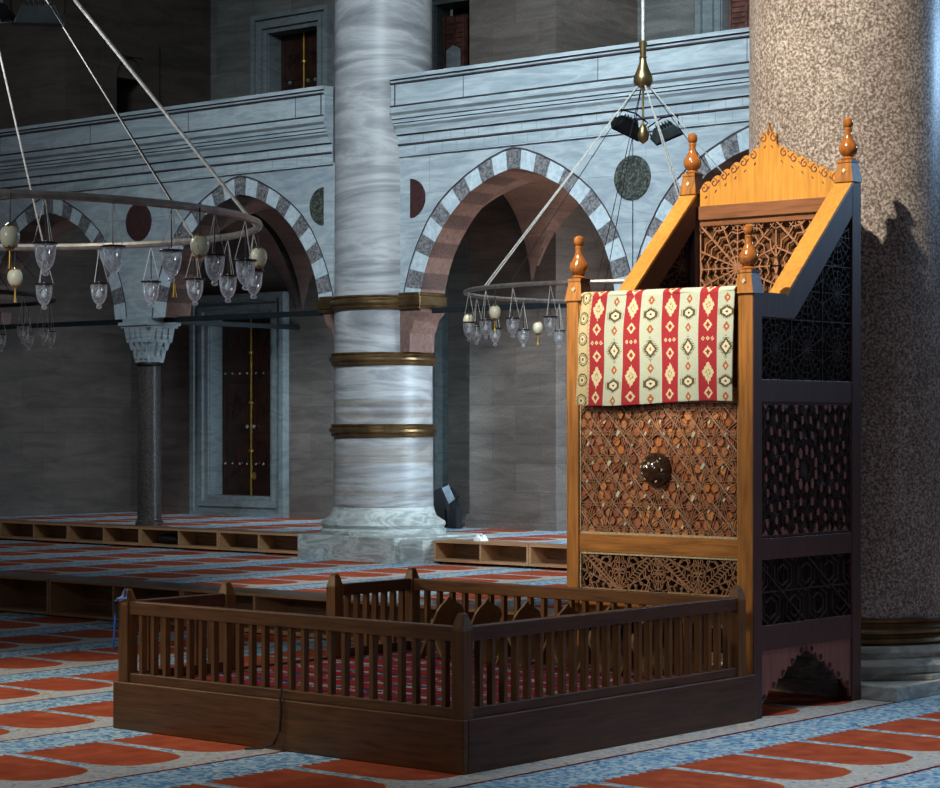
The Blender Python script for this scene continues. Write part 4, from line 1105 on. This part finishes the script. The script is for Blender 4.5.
def egg(c, R, deg, z, drop, label, tassel=True, sc=1.0, chains=True):
    x, y, _ = ring_pt(c, R, deg, z); zc = z-drop
    sc = .74 if c is LC else .82
    e = empty('hanging_egg', (x, y, zc), label, 'hanging egg')
    b = MB(); b.lathe([(.05*sc*sin(pi*i/16)*(1-.06*cos(pi*i/16)), -.062*sc*cos(pi*i/16)) for i in range(17)], (x, y, zc), 24, cap=False); b.build('shell', 'egg', e, smooth=True)
    for s in (1, -1):
        b = MB(); pr = [(.010, .068), (.020, .062), (.028, .055), (.030, .052)]; pr = [(r*sc, s*h*sc) for r, h in pr]
        b.lathe(pr, (x, y, zc), 14, cap=False)
        for k in range(7):
            a = 2*pi*k/7; b.tube([(x+.030*sc*cos(a), y+.030*sc*sin(a), zc+s*.053*sc), (x+.037*sc*cos(a), y+.037*sc*sin(a), zc+s*.045*sc)], .0022, 5)
        b.build('brass_cap', 'brass', e, smooth=True)
    b = MB(); b.tube([(x, y, zc+.065*sc), (x, y, z)], .003, 6); b.build('stem', 'cable_dark', e)
    if tassel:
        b = MB(); b.lathe([(r*sc, z_*sc) for r, z_ in [(.004, -.065), (.006, -.10), (.007, -.13), (.013, -.158), (.009, -.162), (0, -.162)]], (x, y, zc), 12); b.build('tassel', 'gold_pole', e, smooth=True)
    return e
egg(LC, 1.3, 332.5, ZL, .16, 'cream ostrich egg on the near rim at the far left edge')
egg(LC, 1.3, 130.3, ZL, .145, 'smaller looking cream egg low at far left with brass tassel')
egg(LC, 1.3, 9.8, ZL, .15, 'cream ostrich egg hanging over a glass lamp in the arch with the door', tassel=False)
egg(LC, 1.3, 55, ZL, .12, 'cream egg behind the lamps at the right tip of the left chandelier', tassel=False)
egg(RC, 1.3, 254.1, ZR, .18, 'upper cream ostrich egg with tassel on the chandelier behind the pulpit')
egg(RC, 1.3, 206.2, ZR, .19, 'cream egg peeking from behind the left tip lamp of the middle chandelier', tassel=False)
egg(RC, 1.3, 164.2, ZR, .21, 'cream ostrich egg with short dark tassel near the pulpit post')
# brass tassel below one near lamp
x, y, _ = ring_pt(LC, 1.3, 3.2, 0); b = MB(); b.lathe([(.003, 0), (.005, -.01), (.006, -.035), (.011, -.058), (0, -.06)], (x, y, ZL-.165-.012-.122), 10); b.build('hanging_tassel', 'gold_pole', smooth=True, label='tiny brass tassel under the glass lamp above the slim column', cat='tassel')
# floodlights
def flood(x, y, z, yaw, tilt, label, s=1.0, roll=0, hm='flood_body'):
    e = empty('floodlight', (x, y, z), label, 'floodlight')
    e.rotation_euler = (tilt, roll, yaw)
    def L(b, name, m, bevel=0):
        me = b.build(name, m, None, origin=W0, bevel=bevel); me.parent = e; me.location = (0, 0, 0); return me
    b = MB(); b.taper(0, 0, -.05*s, .045*s, .13*s, .08*s, .085*s, .05*s); L(b, 'housing', hm, .006)
    b = MB(); b.box(-.135*s, .135*s, -.085*s, .085*s, -.065*s, -.048*s); L(b, 'bezel', 'flood_body')
    b = MB(); b.box(-.115*s, .115*s, -.068*s, .068*s, -.069*s, -.063*s); L(b, 'lens', 'flood_glass')
    b = MB()
    for k in range(5): b.box((-.06+.03*k)*s-.003, (-.06+.03*k)*s+.003, -.045*s, .045*s, .045*s, .07*s)
    L(b, 'cooling_fins', 'flood_body')
    b = MB(); b.tube([(-.14*s, 0, 0), (-.145*s, 0, .1*s), (0, 0, .13*s), (.145*s, 0, .1*s), (.14*s, 0, 0)], .007*s, 6); L(b, 'bracket', 'iron')
R_ = radians
yaw0 = R_(40.2)
flood(LC[0]+.275, LC[1]+.235, 3.325, yaw0+.15, R_(12), 'black floodlight lit dark grey at top left beside the slanting cable', .78, 0, 'flood_lit')
flood(LC[0]+.13, LC[1]+.10, 3.33, yaw0-.5, R_(12), 'black floodlight cut by the top left corner', .72)
flood(RC[0]-.084, RC[1]-.071, 3.76, yaw0+.35, R_(38), 'black floodlight tilted down under the brass hub of the middle chandelier', .82, R_(22))
flood(RC[0]+.122, RC[1]+.103, 3.72, yaw0+.1, R_(30), 'black floodlight lit grey beside the right of the brass hub', .80, R_(-24), 'flood_lit')

# ------------------------------------------------------------------ camera
cam = bpy.data.cameras.new('cam'); co = bpy.data.objects.new('camera', cam); COL.objects.link(co)
co.location = (0, 0, 1.6); co.rotation_euler = (radians(90), 0, radians(40.2))
cam.sensor_width = 36; cam.lens = 2214/940*36; cam.shift_x = 0; cam.shift_y = 30/940; cam.clip_end = 200
scn.camera = co

# ------------------------------------------------------------------ light
def aim(o, tgt):
    d = Vector(tgt)-Vector(o.location); o.rotation_euler = d.to_track_quat('-Z', 'Y').to_euler()
def area(name, loc, tgt, size, energy, col, spread=None, sy=None):
    l = bpy.data.lights.new(name, 'AREA'); l.energy = energy; l.color = col; l.size = size
    if sy: l.shape = 'RECTANGLE'; l.size_y = sy
    if spread: l.spread = radians(spread)
    o = bpy.data.objects.new(name, l); COL.objects.link(o); o.location = loc; aim(o, tgt); return o
def spot(name, loc, tgt, ang, energy, col, blend=.5, rad=.25):
    l = bpy.data.lights.new(name, 'SPOT'); l.energy = energy; l.color = col; l.spot_size = radians(ang); l.spot_blend = blend; l.shadow_soft_size = rad
    o = bpy.data.objects.new(name, l); COL.objects.link(o); o.location = loc; aim(o, tgt); return o
w = bpy.data.worlds.new('w'); scn.world = w; w.use_nodes = True
w.node_tree.nodes['Background'].inputs[0].default_value = (.85, .9, 1, 1); w.node_tree.nodes['Background'].inputs[1].default_value = .05
warm = (1, .87, .70); cool = (.78, .92, 1)
# window light on the pulpit head and the granite column
spot('window_beam', (-7.9, -1.5, 14.6), (-7.2, 11.0, 3.15), 12.5, 23500, warm, .5, .22)
spot('pulpit_fill', (-10.0, -1.5, 8.5), (-7.6, 10.1, 1.4), 10.5, 3800, warm, .8, .4)  # added softer fill on the pulpit front
# cool light raking over the arcade
area('high_window', (-8.0, 7.0, 9.0), (-12.0, 15.7, 4.2), 2.0, 165, cool, 50)
area('left_window', (-14, 8, 9), (-17.5, 15.7, 4), 2.5, 32, cool, 60)
# unseen fill spots added overhead to brighten the carpets
spot('front_carpet_fill', (-4.6, 9.2, 9.5), (-4.8, 9.6, 0), 34, 1900, (.95, .97, 1), .8, .6)
spot('left_carpet_fill', (-10.2, 6.8, 9.5), (-9.9, 7.6, 0), 44, 1350, (1, .95, .9), .9, .6)
# low warm light from the left over the enclosure and the shoe racks
spot('left_low_window', (-15.5, 4.2, 4.2), (-9.2, 9.3, .4), 42, 800, (1, .80, .55), .9, .5)
# pools of light on the first step
spot('step_beam', (-10.8, 9.5, 9), (-11.9, 13.6, .3), 24, 1700, (1, .95, .9), .6, .3)
# rear gallery
area('gallery_window', (-9.2, 17.2, 2.2), (-14.6, 16.4, 1.4), 1.2, 60, (.65, .85, 1), 70, 2.2)
area('door_wall_fill', (-16.3, 17.4, 1.8), (-19, 17.8, 1.4), .6, 10, (.65, .85, 1), 120, 1.6)  # added fill for the door wall, unseen behind the marble column
area('pier_bay_fill', (-15.0, 16.6, 1.6), (-16.3, 19, 1.6), .5, 12, (.62, .85, 1), 120, 1.6)  # added fill for the bay beside the pier, unseen behind the column
area('vault_fill', (-10.9, 16.9, 1.0), (-12.9, 16.6, 4.2), 1.2, 26, (1, .72, .52), 100)  # added warm fill that brightens the vaults, unseen behind the pulpit
area('upper_gallery', (-12, 17.2, 7.3), (-14, 18, 4.5), 1.5, 16, cool, 140)
# cool light from the right side aisle
area('right_aisle', (-3.4, 17.6, 4.5), (-6.8, 11.6, 2.2), 1.5, 60, (.40, .66, 1), 80)
# added fill lights that brighten the hanging lamps and chandelier ring
spot('lamp_fill', (-6.0, 0.2, 3.4), (-7.7, 5.7, 2.35), 34, 300, (.9, .95, 1), .6, .15)
spot('lamp_fill_far', (-6.0, 6.6, 4.6), (-9.6, 13.0, 2.4), 20, 900, (.9, .95, 1), .6, .15)
p = bpy.data.lights.new('ring_fill', 'POINT'); p.energy = 32; p.color = (.9, .95, 1); p.shadow_soft_size = .1
o = bpy.data.objects.new('ring_fill', p); COL.objects.link(o); o.location = (-7.75, 5.6, 3.0)

scn.view_settings.view_transform = 'Standard'
scn.view_settings.look = 'None'
scn.cycles.use_denoising = True
scn.cycles.max_bounces = 6; scn.cycles.transparent_max_bounces = 16
